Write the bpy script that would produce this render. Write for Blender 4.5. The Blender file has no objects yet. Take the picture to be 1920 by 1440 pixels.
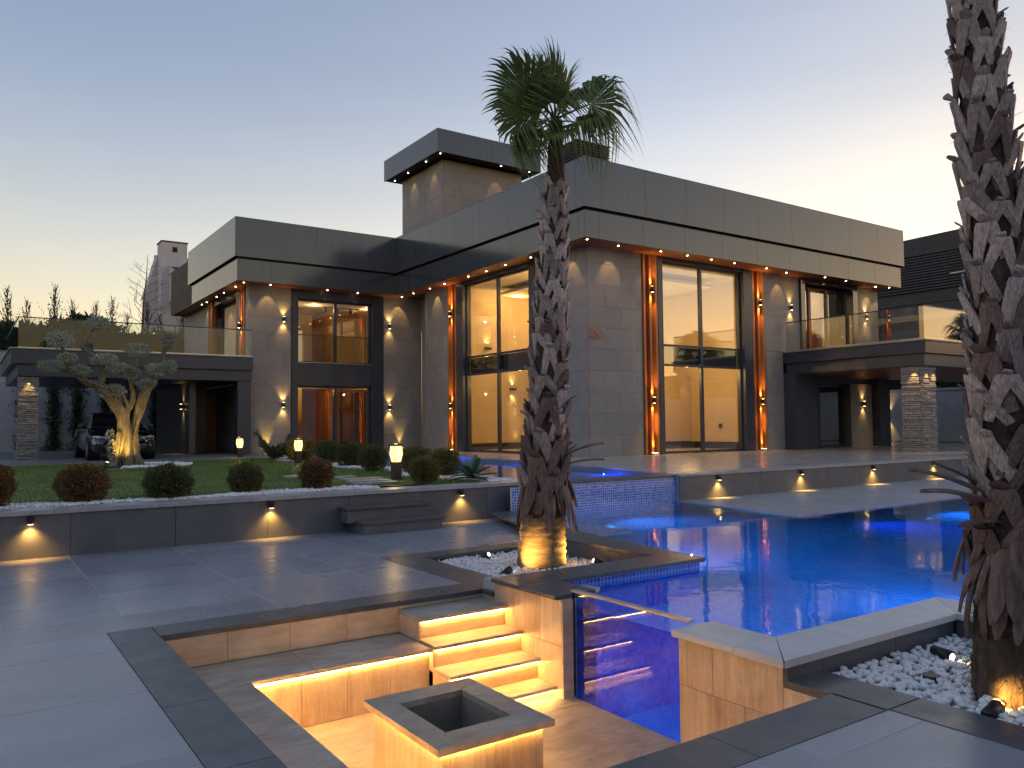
import bpy, math, random
import numpy as np
from mathutils import Matrix, Vector
R = math.radians
rng = random.Random(7)
sc = bpy.context.scene
COL = sc.collection

# ------------------------------------------------------------------ camera
YAW, PITCH, ROLL, FPX = 0.603501, 0.0504775, -0.0092928, 1505.05
_f = np.array([math.sin(YAW) * math.cos(PITCH), math.cos(YAW) * math.cos(PITCH), math.sin(PITCH)])
_r = np.array([math.cos(YAW), -math.sin(YAW), 0.0]); _u = np.cross(_r, _f)
_R = math.cos(ROLL) * _r + math.sin(ROLL) * _u; _U = -math.sin(ROLL) * _r + math.cos(ROLL) * _u
cam = bpy.data.objects.new('camera', bpy.data.cameras.new('camera')); COL.objects.link(cam)
m = Matrix.Identity(4)
for i in range(3):
    m[i][0] = _R[i]; m[i][1] = _U[i]; m[i][2] = -_f[i]
m[2][3] = 1.7
cam.matrix_world = m
cam.data.sensor_width = 36; cam.data.lens = 36 * FPX / 1920
cam.data.clip_start = 0.05; cam.data.clip_end = 2000
sc.camera = cam

# ------------------------------------------------------------------ sky (dusk, sun just below the horizon on the right)
SUN_EL, SUN_AZ = -1.0, 92.0
w = bpy.data.worlds.new('World'); sc.world = w; w.use_nodes = True
nt = w.node_tree; bg = nt.nodes['Background']
sky = nt.nodes.new('ShaderNodeTexSky'); sky.sky_type = 'NISHITA'; sky.sun_disc = False
sky.sun_elevation = R(SUN_EL); sky.sun_rotation = R(SUN_AZ)
sky.air_density = 0.78; sky.dust_density = 1.0; sky.ozone_density = 0.72
# dusk grading of the clear-sky model: cooler away from the afterglow and overhead, warmer and softer towards it; faint high cirrus
def _n(t, **k):
    x = nt.nodes.new('ShaderNode' + t)
    for a_, v_ in k.items(): setattr(x, a_, v_)
    return x
def _ramp(src, lo, hi, stops):
    mr = _n('MapRange'); mr.inputs[1].default_value = lo; mr.inputs[2].default_value = hi; nt.links.new(src, mr.inputs[0])
    rp = _n('ValToRGB'); rp.color_ramp.interpolation = 'EASE'; e = rp.color_ramp.elements
    while len(e) < len(stops): e.new(.5)
    for i_, (p_, c_) in enumerate(stops): e[i_].position = p_; e[i_].color = (*c_, 1)
    nt.links.new(mr.outputs[0], rp.inputs[0]); return rp.outputs[0]
def _mul(a_, b_):
    v_ = _n('VectorMath', operation='MULTIPLY'); nt.links.new(a_, v_.inputs[0]); nt.links.new(b_, v_.inputs[1]); return v_.outputs[0]
tc = _n('TexCoord'); sep = _n('SeparateXYZ'); nt.links.new(tc.outputs['Generated'], sep.inputs[0])
sd = _n('VectorMath', operation='DOT_PRODUCT'); nt.links.new(tc.outputs['Generated'], sd.inputs[0]); sd.inputs[1].default_value = (math.sin(R(SUN_AZ)), math.cos(R(SUN_AZ)), 0)
elev = _ramp(sep.outputs[2], 0, 1, [(0, (1.02, .95, .955)), (.14, (1.02, .95, .965)), (.45, (.73, .79, .99)), (1, (.63, .74, 1.0))])
glow = _ramp(sd.outputs['Value'], 0, 1, [(0, (.93, .935, .955)), (.5, (.98, .90, .84)), (1, (.97, .78, .58))])
mp_ = _n('Mapping'); mp_.inputs['Scale'].default_value = (1.2, 1.2, 9); nt.links.new(tc.outputs['Generated'], mp_.inputs[0])
cn = _n('TexNoise'); cn.inputs['Scale'].default_value = 2.2; cn.inputs['Detail'].default_value = 6; nt.links.new(mp_.outputs[0], cn.inputs['Vector'])
cir = _ramp(cn.outputs[0], .35, .75, [(0, (.985, .985, .985)), (1, (1.035, 1.025, 1.02))])
nt.links.new(_mul(_mul(_mul(sky.outputs[0], elev), glow), cir), bg.inputs[0])
bg.inputs[1].default_value = 0.15
sl = bpy.data.lights.new('afterglow_sun', 'SUN'); sl.energy = 0.012; sl.angle = R(25); sl.color = (1, .78, .55)
so = bpy.data.objects.new('afterglow_sun', sl); COL.objects.link(so)
_d = Vector((math.sin(R(SUN_AZ)) * math.cos(R(4)), math.cos(R(SUN_AZ)) * math.cos(R(4)), math.sin(R(4))))
so.rotation_euler = (-_d).to_track_quat('-Z', 'Y').to_euler()

sc.render.engine = 'CYCLES'
sc.view_settings.view_transform = 'Standard'; sc.view_settings.look = 'None'
sc.view_settings.gamma = 1.0; sc.view_settings.use_curve_mapping = False
sc.view_settings.exposure = 3.85
sc.cycles.use_denoising = True
sc.cycles.max_bounces = 10; sc.cycles.transparent_max_bounces = 24
sc.cycles.sample_clamp_indirect = 0.8
sc.cycles.caustics_reflective = False; sc.cycles.caustics_refractive = True
K = 1 / 11.3            # lamp powers below are written for exposure 0

# ------------------------------------------------------------------ node helpers and materials
class NT:
    def __init__(s, name):
        s.m = bpy.data.materials.new(name); s.m.use_nodes = True; s.t = s.m.node_tree
        s.b = s.t.nodes.get('Principled BSDF'); s.o = s.t.nodes.get('Material Output')
    def n(s, typ, **kw):
        x = s.t.nodes.new('ShaderNode' + typ)
        for k, v in kw.items(): setattr(x, k, v)
        return x
    def l(s, a, b): s.t.links.new(a, b)
    def math(s, op, a, b=None, c=None):
        x = s.n('Math', operation=op)
        for i, v in enumerate((a, b, c)):
            if v is None: continue
            if isinstance(v, (int, float)): x.inputs[i].default_value = v
            else: s.l(v, x.inputs[i])
        return x.outputs[0]
    def coord(s, stretch=(1, 1, 1), rnd=True, kind='Object'):
        tc = s.n('TexCoord'); mp = s.n('Mapping'); mp.inputs['Scale'].default_value = stretch
        s.l(tc.outputs[kind], mp.inputs['Vector'])
        s.rand = s.n('ObjectInfo').outputs['Random']
        if rnd:
            cb = s.n('CombineXYZ')
            s.l(s.math('MULTIPLY', s.rand, 83.0), cb.inputs[0]); s.l(s.math('MULTIPLY', s.rand, 47.0), cb.inputs[1]); s.l(s.math('MULTIPLY', s.rand, 29.0), cb.inputs[2])
            s.l(cb.outputs[0], mp.inputs['Location'])
        return mp.outputs[0]
    def noise(s, vec, scale, detail=4, rough=.6, dist=0):
        x = s.n('TexNoise'); x.inputs['Scale'].default_value = scale; x.inputs['Detail'].default_value = detail
        x.inputs['Roughness'].default_value = rough; x.inputs['Distortion'].default_value = dist
        s.l(vec, x.inputs['Vector']); return x.outputs[0]
    def ramp(s, fac, stops):
        x = s.n('ValToRGB'); e = x.color_ramp.elements
        while len(e) < len(stops): e.new(.5)
        for i, (p, c) in enumerate(stops): e[i].position = p; e[i].color = (*c, 1)
        s.l(fac, x.inputs[0]); return x.outputs[0]
    def rng(s, v, a, b, lo=.3, hi=.7):
        x = s.n('MapRange'); x.inputs[1].default_value = lo; x.inputs[2].default_value = hi
        x.inputs[3].default_value = a; x.inputs[4].default_value = b; s.l(v, x.inputs[0]); return x.outputs[0]
    def val(s, col, amt):
        h = s.n('HueSaturation'); s.l(col, h.inputs['Color']); s.l(s.rng(s.rand, 1 - amt, 1 + amt, 0, 1), h.inputs['Value']); return h.outputs[0]
    def bump(s, h, strength, dist=.01):
        x = s.n('Bump'); x.inputs['Strength'].default_value = strength; x.inputs['Distance'].default_value = dist
        s.l(h, x.inputs['Height']); return x.outputs[0]

def surf(name, c1, c2, scale=3, stretch=(1, 1, 1), rough=(.4, .5), spec=.5, bump=0, bscale=60, bdist=.004, rnd=.08, metal=0, detail=5, coat=0, lo=.3, hi=.7, dist=0, shift=True):
    t = NT(name); v = t.coord(stretch, shift); n = t.noise(v, scale, detail, .6, dist)
    col = t.val(t.ramp(n, [(lo, c1), (hi, c2)]), rnd)
    t.l(col, t.b.inputs['Base Color'])
    t.l(t.rng(t.noise(v, scale * 1.7 + 1, 3), rough[0], rough[1]), t.b.inputs['Roughness'])
    t.b.inputs['Specular IOR Level'].default_value = spec; t.b.inputs['Metallic'].default_value = metal
    if coat: t.b.inputs['Coat Weight'].default_value = coat; t.b.inputs['Coat Roughness'].default_value = .03
    if bump: t.l(t.bump(t.noise(v, bscale, 4), bump, bdist), t.b.inputs['Normal'])
    return t.m

def emit(name, col, strength):
    t = NT(name); t.t.nodes.remove(t.b); e = t.n('Emission'); e.inputs[0].default_value = (*col, 1); e.inputs[1].default_value = strength * K
    t.l(e.outputs[0], t.o.inputs[0]); return t.m

def glassy(name, ior, tint, rough=0.0, bump=None):
    t = NT(name); t.t.nodes.remove(t.b)
    tr = t.n('BsdfTransparent'); tr.inputs[0].default_value = (*tint, 1)
    gl = t.n('BsdfGlossy'); gl.inputs['Roughness'].default_value = rough; gl.inputs[0].default_value = (1, 1, 1, 1)
    fr = t.n('Fresnel'); fr.inputs[0].default_value = ior; mx = t.n('MixShader')
    if bump:
        v = t.coord((1, 1, 1), False)
        h = t.math('ADD', t.math('MULTIPLY', t.noise(v, bump[0], 2, .5, .4), 1.0), t.math('MULTIPLY', t.noise(v, bump[0] * 5, 2), .22))
        nb = t.bump(h, bump[1], bump[2]); t.l(nb, gl.inputs['Normal']); t.l(nb, fr.inputs['Normal'])
    else:
        # keep the reflection symmetric on both faces of the pane
        lw = t.n('LayerWeight'); lw.inputs[0].default_value = .5
        g = t.n('NewGeometry'); ab = t.n('VectorMath', operation='MULTIPLY'); 
        bf = t.math('SUBTRACT', 1.0, t.math('MULTIPLY', g.outputs['Backfacing'], 0.0))
        dp = t.n('VectorMath', operation='DOT_PRODUCT'); t.l(g.outputs['Normal'], dp.inputs[0]); t.l(g.outputs['Incoming'], dp.inputs[1])
        c = t.math('ABSOLUTE', dp.outputs['Value']); f0 = ((ior - 1) / (ior + 1)) ** 2
        p5 = t.math('POWER', t.math('SUBTRACT', 1.0, c), 5.0)
        fac = t.math('ADD', f0, t.math('MULTIPLY', p5, 1 - f0))
        t.l(fac, mx.inputs[0])
    if bump: t.l(fr.outputs[0], mx.inputs[0])
    t.l(tr.outputs[0], mx.inputs[1]); t.l(gl.outputs[0], mx.inputs[2]); t.l(mx.outputs[0], t.o.inputs[0])
    return t.m

def mosaic(name, ax, size, dark, mid, light, grout, gw=.09, rough=.12, blk=.0):
    t = NT(name); tc = t.n('TexCoord'); sp = t.n('SeparateXYZ'); t.l(tc.outputs['Object'], sp.inputs[0])
    u = t.math('DIVIDE', sp.outputs['XYZ'.index(ax[0])], size); v = t.math('DIVIDE', sp.outputs['XYZ'.index(ax[1])], size)
    fu, fv = t.math('FRACT', u), t.math('FRACT', v)
    def edge(f): return t.math('LESS_THAN', t.math('MINIMUM', f, t.math('SUBTRACT', 1.0, f)), gw)
    g = t.math('MAXIMUM', edge(fu), edge(fv))
    cb = t.n('CombineXYZ'); t.l(t.math('FLOOR', u), cb.inputs[0]); t.l(t.math('FLOOR', v), cb.inputs[1])
    wn = t.n('TexWhiteNoise'); t.l(cb.outputs[0], wn.inputs[0])
    col = t.ramp(wn.outputs['Value'], [(0, dark), (.5, mid), (1, light)])
    mx = t.n('Mix', data_type='RGBA'); t.l(g, mx.inputs[0]); t.l(col, mx.inputs[6]); mx.inputs[7].default_value = (*grout, 1)
    t.l(mx.outputs[2], t.b.inputs['Base Color']); t.b.inputs['Roughness'].default_value = rough
    t.l(t.bump(t.math('SUBTRACT', 1.0, g), .3, .003), t.b.inputs['Normal'])
    return t.m

M = {}
M['deck'] = surf('deck_porcelain', (.255, .27, .305), (.335, .35, .385), 1.1, (.7, 1.3, 1), (.26, .31), .5, 0, 90, .002, .13)
M['coping'] = surf('slate_coping', (.078, .085, .096), (.112, .118, .13), 2.6, (1, 1, 1), (.26, .42), .5, .06, 70, .002, .08)
M['copgrey'] = surf('weathered_slate_coping', (.30, .31, .325), (.44, .45, .465), 3.2, (1.6, .6, 1), (.3, .5), .5, .06, 70, .002, .08)
M['grout'] = surf('pale_grout', (.42, .42, .43), (.52, .52, .53), 8, rough=(.7, .9), shift=False)
M['wallslate'] = surf('slate_wall_slab', (.105, .113, .128), (.150, .157, .172), 2.4, (1, 1, 1), (.35, .5), .45, .05, 80, .002, .08)
M['clad'] = surf('brown_grey_stone_cladding', (.255, .247, .243), (.305, .296, .292), 3.0, (1, 1, 1), (.5, .7), .35, .08, 60, .003, .07)
M['cladback'] = surf('cladding_joint', (.13, .124, .12), (.15, .144, .14), 5, rough=(.8, .9), shift=False)
M['panel'] = surf('anthracite_composite_panel', (.034, .044, .060), (.047, .058, .076), 1.2, (3, 3, .25), rough=(.12, .17), spec=.5, rnd=.06)
M['panel'].node_tree.nodes['Principled BSDF'].inputs['IOR'].default_value = 1.72
M['darkmetal'] = surf('dark_window_metal', (.036, .046, .066), (.048, .059, .082), 2, rough=(.3, .4), spec=.5, rnd=.04)
M['recess'] = surf('black_recess', (.008, .009, .01), (.012, .012, .013), 2, rough=(.6, .7))
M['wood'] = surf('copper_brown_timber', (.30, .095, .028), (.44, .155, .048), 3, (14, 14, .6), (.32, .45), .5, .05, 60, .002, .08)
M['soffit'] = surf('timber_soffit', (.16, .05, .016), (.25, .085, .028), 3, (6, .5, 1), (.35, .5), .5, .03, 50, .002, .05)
def travertine(name, stretch, dark, mid, light, rough=(.38, .55)):
    t = NT(name); v = t.coord(stretch, True); v2 = t.coord((1, 1, 1), True)
    n1 = t.noise(v, 3.0, 9, .68, .25); n2 = t.noise(v2, 1.7, 4, .6, .8); n3 = t.noise(v, 11, 6, .7)
    f = t.math('ADD', t.math('ADD', t.math('MULTIPLY', n1, .42), t.math('MULTIPLY', n2, .38)), t.math('MULTIPLY', n3, .20))
    col = t.ramp(f, [(.34, dark), (.48, mid), (.60, light), (.70, mid)])
    pit = t.noise(v2, 60, 2, .5); pm = t.math('MULTIPLY', t.math('GREATER_THAN', pit, .67), t.math('GREATER_THAN', n3, .5))
    mx = t.n('Mix', data_type='RGBA'); t.l(t.math('MULTIPLY', pm, .55), mx.inputs[0]); t.l(col, mx.inputs[6]); mx.inputs[7].default_value = (dark[0] * .45, dark[1] * .45, dark[2] * .45, 1)
    t.l(t.val(mx.outputs[2], .12), t.b.inputs['Base Color']); t.l(t.rng(n2, *rough), t.b.inputs['Roughness'])
    t.l(t.bump(t.math('SUBTRACT', n3, t.math('MULTIPLY', pm, .8)), .18, .004), t.b.inputs['Normal']); return t.m
M['trav_v'] = travertine('travertine_vertical', (5, 5, .55), (.34, .235, .15), (.55, .415, .285), (.70, .57, .43))
M['trav_x'] = travertine('travertine_tread', (1.1, 3.0, 3), (.26, .20, .145), (.43, .355, .275), (.58, .50, .41))
M['trav_h'] = travertine('travertine_horizontal', (.6, 4, 4.5), (.35, .25, .165), (.55, .42, .295), (.70, .57, .44))
M['ledge'] = surf('split_ledgestone', (.15, .135, .125), (.42, .40, .385), 5, (2, 2, 5), (.7, .9), .3, .5, 30, .01, .22)
M['ledgeback'] = surf('ledgestone_shadow_joint', (.02, .018, .017), (.03, .028, .026), 5, rough=(.9, 1))
M['paving'] = surf('light_drive_paving', (.16, .165, .17), (.24, .245, .25), 2, rough=(.35, .6), rnd=.05)
M['terrace'] = surf('beige_grey_terrace_tile', (.46, .415, .37), (.56, .51, .455), 2.0, (.7, 1.3, 1), (.16, .28), .5, .03, 80, .002, .05)
M['plaster'] = surf('grey_render', (.32, .33, .36), (.42, .43, .46), 1.2, rough=(.8, .95), bump=.08, bscale=120, shift=False)
M['plasterL'] = surf('pale_render', (.42, .40, .385), (.52, .50, .48), 1.0, rough=(.8, .95), bump=.06, bscale=100, shift=False)
M['mos_xz'] = mosaic('blue_glass_mosaic_x', 'XZ', .05, (.02, .07, .36), (.05, .16, .55), (.16, .32, .72), (.62, .68, .78))
M['mos_yz'] = mosaic('blue_glass_mosaic_y', 'YZ', .05, (.02, .07, .36), (.05, .16, .55), (.16, .32, .72), (.62, .68, .78))
M['mos_xy'] = mosaic('blue_glass_mosaic_floor', 'XY', .05, (.010, .16, .55), (.015, .21, .62), (.03, .26, .68), (.06, .32, .70), .07)
M['mosd_xz'] = mosaic('deep_blue_mosaic_x', 'XZ', .05, (.008, .05, .36), (.014, .08, .46), (.03, .12, .54), (.02, .11, .52), .05)
M['mosd_yz'] = mosaic('deep_blue_mosaic_y', 'YZ', .05, (.008, .05, .36), (.014, .08, .46), (.03, .12, .54), (.02, .11, .52), .05)
def watermat(name):
    t = NT(name); t.t.nodes.remove(t.b); g = t.n('BsdfGlass'); g.inputs['IOR'].default_value = 1.33; g.inputs['Roughness'].default_value = 0; g.inputs[0].default_value = (.86, .95, 1, 1)
    v = t.coord((1, 1, 1), False)
    h = t.math('ADD', t.noise(v, 1.1, 2, .5, .4), t.math('MULTIPLY', t.noise(v, 5.5, 2), .22)); t.l(t.bump(h, .10, .06), g.inputs['Normal']); t.l(g.outputs[0], t.o.inputs[0]); return t.m
M['water'] = watermat('pool_water')
M['glass'] = glassy('window_glass', 2.9, (.88, .87, .84))
M['clear'] = glassy('clear_balustrade_glass', 1.55, (.78, .83, .81))
M['clearR'] = glassy('coated_balustrade_glass', 2.6, (.74, .77, .76))
M['coppale'] = surf('pale_sky_sheen_coping', (.58, .595, .615), (.74, .75, .765), 3.0, (1.6, .6, 1), (.3, .42), .5, .05, 70, .002, .06)  # dusty slate coping, paled further to carry the sky reflection in its colour
M['thick'] = glassy('thick_pool_glass', 1.68, (.60, .78, .90))
M['steel'] = surf('brushed_steel', (.45, .45, .46), (.6, .6, .6), 20, rough=(.2, .3), metal=1)
M['rubber'] = surf('black_seal', (.008, .008, .009), (.012, .012, .012), 9, rough=(.5, .6))
M['lampblk'] = surf('black_lamp_housing', (.012, .012, .014), (.018, .018, .02), 9, rough=(.35, .45))
M['led'] = emit('led_strip_warm', (1, .53, .125), 72)
M['dl'] = emit('downlight_lens', (1, .78, .42), 22)
M['lens'] = emit('lamp_lens', (1, .62, .22), 16)
M['lens_w'] = emit('spot_lens_white', (1, .82, .5), 7)
M['lantern'] = emit('lantern_glass', (1, .60, .20), 2.6)
M['lantern_core'] = emit('lantern_core', (1, .86, .55), 26)
M['poollamp'] = emit('pool_lamp_lens', (.05, .05, 1.0), 14)
M['intwall'] = surf('cream_interior_wall', (.66, .53, .36), (.72, .58, .41), 1, rough=(.8, .9), shift=False)
M['intceil'] = surf('white_interior_ceiling', (.72, .66, .56), (.76, .70, .60), 1, rough=(.8, .9), shift=False)
M['intfloor'] = surf('pale_interior_floor', (.42, .36, .28), (.52, .45, .36), 2, rough=(.2, .35), shift=False)
M['intdark'] = surf('dark_skirting', (.03, .022, .016), (.045, .034, .026), 3, rough=(.4, .5), shift=False)
M['intbrown'] = surf('brown_curtain', (.22, .12, .06), (.32, .18, .10), 4, (9, 9, .3), rough=(.8, .9), shift=False)
M['pebble'] = surf('white_pebble', (.82, .82, .83), (.93, .93, .92), 14, rough=(.45, .6), shift=False, rnd=0)
M['soil'] = surf('dark_soil', (.02, .017, .014), (.04, .033, .026), 9, rough=(.9, 1), bump=.6, bscale=20, bdist=.02, shift=False)

# ------------------------------------------------------------------ mesh helpers
W = {}                      # world position of every object's origin
def empty(name, loc, parent=None):
    o = bpy.data.objects.new(name, None); COL.objects.link(o); o.empty_display_size = .2
    p = Vector(loc); W[o] = p
    if parent: o.parent = parent; o.location = p - W[parent]
    else: o.location = p
    return o
def tag(o, label=None, cat=None, group=None, kind=None):
    if label: o['label'] = label
    if cat: o['category'] = cat
    if group: o['group'] = group
    if kind: o['kind'] = kind
    return o
def mk(name, verts, faces, mat, smooth=False):
    me = bpy.data.meshes.new(name); me.from_pydata([tuple(v) for v in verts], [], faces)
    me.materials.append(M[mat] if isinstance(mat, str) else mat)
    if smooth: me.polygons.foreach_set('use_smooth', [True] * len(me.polygons))
    me.update(); return me
def add(name, me, parent=None, loc=(0, 0, 0), rot=None, scale=None):
    o = bpy.data.objects.new(name, me); COL.objects.link(o); p = Vector(loc); W[o] = p
    if parent: o.parent = parent; o.location = p - W[parent]
    else: o.location = p
    if rot: o.rotation_euler = rot
    if scale: o.scale = scale
    return o
_cache = {}
def boxmesh(dx, dy, dz, mat, c=.004):
    key = (round(dx, 4), round(dy, 4), round(dz, 4), mat, c)
    if key in _cache: return _cache[key]
    h = (dx / 2, dy / 2, dz / 2); c = min(c, dx * .3, dy * .3, dz * .3)
    V, idx = [], {}
    for sx in (-1, 1):
        for sy in (-1, 1):
            for sz in (-1, 1):
                for a in range(3):
                    s = (sx, sy, sz)
                    idx[(sx, sy, sz, a)] = len(V)
                    V.append([s[i] * (h[i] if i == a else h[i] - c) for i in range(3)])
    F = []
    S4 = [(-1, -1), (1, -1), (1, 1), (-1, 1)]
    def ori(f):
        p = [np.array(V[i]) for i in f]; n = np.cross(p[1] - p[0], p[2] - p[0])
        return f if n @ (sum(p) / len(p)) > 0 else f[::-1]
    for a in range(3):
        b, d = [i for i in range(3) if i != a]
        for s in (-1, 1):
            f = []
            for sb, sd in S4:
                k = [0, 0, 0]; k[a] = s; k[b] = sb; k[d] = sd; f.append(idx[(*k, a)])
            F.append(ori(f))
        for sb, sd in S4:          # edge along a
            k0 = [0, 0, 0]; k0[b] = sb; k0[d] = sd; k1 = list(k0); k0[a] = -1; k1[a] = 1
            F.append(ori([idx[(*k0, b)], idx[(*k1, b)], idx[(*k1, d)], idx[(*k0, d)]]))
    for sx in (-1, 1):
        for sy in (-1, 1):
            for sz in (-1, 1): F.append(ori([idx[(sx, sy, sz, a)] for a in range(3)]))
    me = mk('box', V, F, mat); _cache[key] = me; return me
def box(name, x0, x1, y0, y1, z0, z1, mat, parent=None, c=.004):
    return add(name, boxmesh(x1 - x0, y1 - y0, z1 - z0, mat, c), parent, ((x0 + x1) / 2, (y0 + y1) / 2, (z0 + z1) / 2))
class MB:
    def __init__(s): s.v = []; s.f = []
    def box(s, x0, x1, y0, y1, z0, z1):
        b = len(s.v); s.v += [(x, y, z) for z in (z0, z1) for x, y in ((x0, y0), (x1, y0), (x1, y1), (x0, y1))]
        s.f += [[b + i for i in q] for q in ((0, 3, 2, 1), (4, 5, 6, 7), (0, 1, 5, 4), (1, 2, 6, 5), (2, 3, 7, 6), (3, 0, 4, 7))]; return s
    def quad(s, *p): b = len(s.v); s.v += list(p); s.f.append(list(range(b, b + len(p)))); return s
    def prism(s, poly, z0, z1, top=True, bot=True, sides=True):
        n = len(poly); b = len(s.v); s.v += [(x, y, z0) for x, y in poly] + [(x, y, z1) for x, y in poly]
        if sides: s.f += [[b + i, b + (i + 1) % n, b + n + (i + 1) % n, b + n + i] for i in range(n)]
        if top: s.f.append([b + n + i for i in range(n)])
        if bot: s.f.append([b + i for i in range(n)][::-1])
        return s
    def tube(s, pts, rad, k=8, cap=True):
        pts = [Vector(p) for p in pts]; n = len(pts); b = len(s.v)
        if not hasattr(rad, '__len__'): rad = [rad] * n
        up = Vector((0, 0, 1)) if abs((pts[-1] - pts[0]).normalized().z) < .9 else Vector((1, 0, 0))
        for i, p in enumerate(pts):
            d = (pts[min(i + 1, n - 1)] - pts[max(i - 1, 0)]).normalized(); u = d.cross(up).normalized(); v = u.cross(d).normalized()
            for j in range(k):
                a = 2 * math.pi * j / k; s.v.append(tuple(p + (u * math.cos(a) + v * math.sin(a)) * rad[i]))
        for i in range(n - 1):
            for j in range(k):
                s.f.append([b + i * k + j, b + i * k + (j + 1) % k, b + (i + 1) * k + (j + 1) % k, b + (i + 1) * k + j])
        if cap: s.f.append([b + j for j in range(k)][::-1]); s.f.append([b + (n - 1) * k + j for j in range(k)])
        return s
    def lathe(s, prof, c=(0, 0, 0), k=16):
        b = len(s.v); n = len(prof)
        for r, z in prof:
            for j in range(k): a = 2 * math.pi * j / k; s.v.append((c[0] + r * math.cos(a), c[1] + r * math.sin(a), c[2] + z))
        for i in range(n - 1):
            for j in range(k): s.f.append([b + i * k + j, b + i * k + (j + 1) % k, b + (i + 1) * k + (j + 1) % k, b + (i + 1) * k + j])
        s.f.append([b + j for j in range(k)][::-1]); s.f.append([b + (n - 1) * k + j for j in range(k)])
        return s
    def obj(s, name, mat, parent=None, smooth=False, loc=None):
        # vertices are world coordinates; loc gives the origin
        if loc is None:
            if parent is not None: loc = W[parent]
            else: loc = Vector((0, 0, 0))
        loc = Vector(loc)
        me = mk(name, [(v[0] - loc.x, v[1] - loc.y, v[2] - loc.z) for v in s.v], s.f, mat, smooth)
        return add(name, me, parent, loc)
    def raw(s, name, mat, smooth=False): return mk(name, s.v, s.f, mat, smooth)
def spot(loc, d, power, ang, parent, blend=.6, col=(1, .60, .20), rad=.02):
    l = bpy.data.lights.new('lamp_light', 'SPOT'); l.energy = power * K; l.spot_size = R(ang); l.spot_blend = blend; l.color = col; l.shadow_soft_size = rad
    o = bpy.data.objects.new('lamp_light', l); COL.objects.link(o); W[o] = Vector(loc)
    o.rotation_euler = Vector(d).to_track_quat('-Z', 'Y').to_euler()
    o.parent = parent; o.location = Vector(loc) - W[parent]; return o
def point(loc, power, parent, col=(1, .62, .24), rad=.05):
    l = bpy.data.lights.new('lamp_light', 'POINT'); l.energy = power * K; l.color = col; l.shadow_soft_size = rad
    o = bpy.data.objects.new('lamp_light', l); COL.objects.link(o); W[o] = Vector(loc); o.parent = parent; o.location = Vector(loc) - W[parent]; return o
def area(loc, d, power, sx, sy, parent, col=(1, .70, .32)):
    l = bpy.data.lights.new('room_light', 'AREA'); l.energy = power * K; l.shape = 'RECTANGLE'; l.size = sx; l.size_y = sy; l.color = col
    o = bpy.data.objects.new('room_light', l); COL.objects.link(o); W[o] = Vector(loc); o.rotation_euler = Vector(d).to_track_quat('-Z', 'Y').to_euler()
    o.parent = parent; o.location = Vector(loc) - W[parent]; return o
def struct(o): o['kind'] = 'structure'; return o
# ------------------------------------------------------------------ ground, deck, pool, sunken lounge
ZW, ZC, ZT = .05, .15, .63           # pool water, pool coping, terrace level
mb = MB()
for x0, x1, y0, y1 in ((-900, 900, 75, 900), (-900, 900, -900, -16), (-900, -20, -16, 75), (62, 900, -16, 75)): mb.quad((x0, y0, 0), (x1, y0, 0), (x1, y1, 0), (x0, y1, 0))
M['earth'] = surf('dry_grass_ground', (.05, .06, .03), (.10, .10, .06), .4, rough=(.9, 1), shift=False)
struct(mb.obj('ground', 'earth'))

mb = MB()
rects = [(-20, -.045, -16, 12.4), (-.045, 1.05, -16, 7.50), (-.045, 4.50, 7.50, 12.4), (4.50, 8.6, 9.25, 12.4), (1.05, 4.55, -16, 2.72)]
for x0, x1, y0, y1 in rects: mb.box(x0, x1, y0, y1, -.25, -.0015)
deck = struct(mb.obj('deck', 'grout'))
TX, TY, OX, OY = 1.285, 1.19, 1.24 - 1.285 * 6, 9.27 - 1.19 * 10
def tiles(parent, rect, mat, z0, z1, tx, ty, ox, oy, view=(-3.2, 9, .6, 13), gap=.0075, name='floor_tile'):
    x0, x1, y0, y1 = rect; i0 = math.floor((x0 - ox) / tx); i1 = math.ceil((x1 - ox) / tx); j0 = math.floor((y0 - oy) / ty); j1 = math.ceil((y1 - oy) / ty)
    for i in range(i0, i1):
        for j in range(j0, j1):
            a, b = max(x0, ox + i * tx) + gap / 2, min(x1, ox + (i + 1) * tx) - gap / 2
            c, d = max(y0, oy + j * ty) + gap / 2, min(y1, oy + (j + 1) * ty) - gap / 2
            if b - a < .03 or d - c < .03: continue
            if b < view[0] or a > view[1] or d < view[2] or c > view[3]: continue
            box(name, a, b, c, d, z0, z1, mat, parent, .0025)
for r_ in rects[:4]: tiles(deck, r_, 'deck', -.02, 0, TX, TY, OX, OY)
tiles(deck, (1.05, 4.55, -3, 2.50), 'deck', -.02, 0, 1.285, 1.19, 1.05 - .15, 2.5 - 1.19 * 5)
tiles(deck, (1.05, 4.55, 2.503, 2.717), 'deck', -.02, 0, 1.285, 5, 1.05 + .0, 0)
mb = MB()
for r_ in ((-20, -3.35, -16, 12.38), (-3.35, 1.04, -16, -.25), (1.06, 4.54, -16, -3.46)): mb.quad((r_[0], r_[2], -.003), (r_[1], r_[2], -.003), (r_[1], r_[3], -.003), (r_[0], r_[3], -.003))
mb.obj('far_deck_tiling', 'deck', deck)['kind'] = 'stuff'

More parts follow.
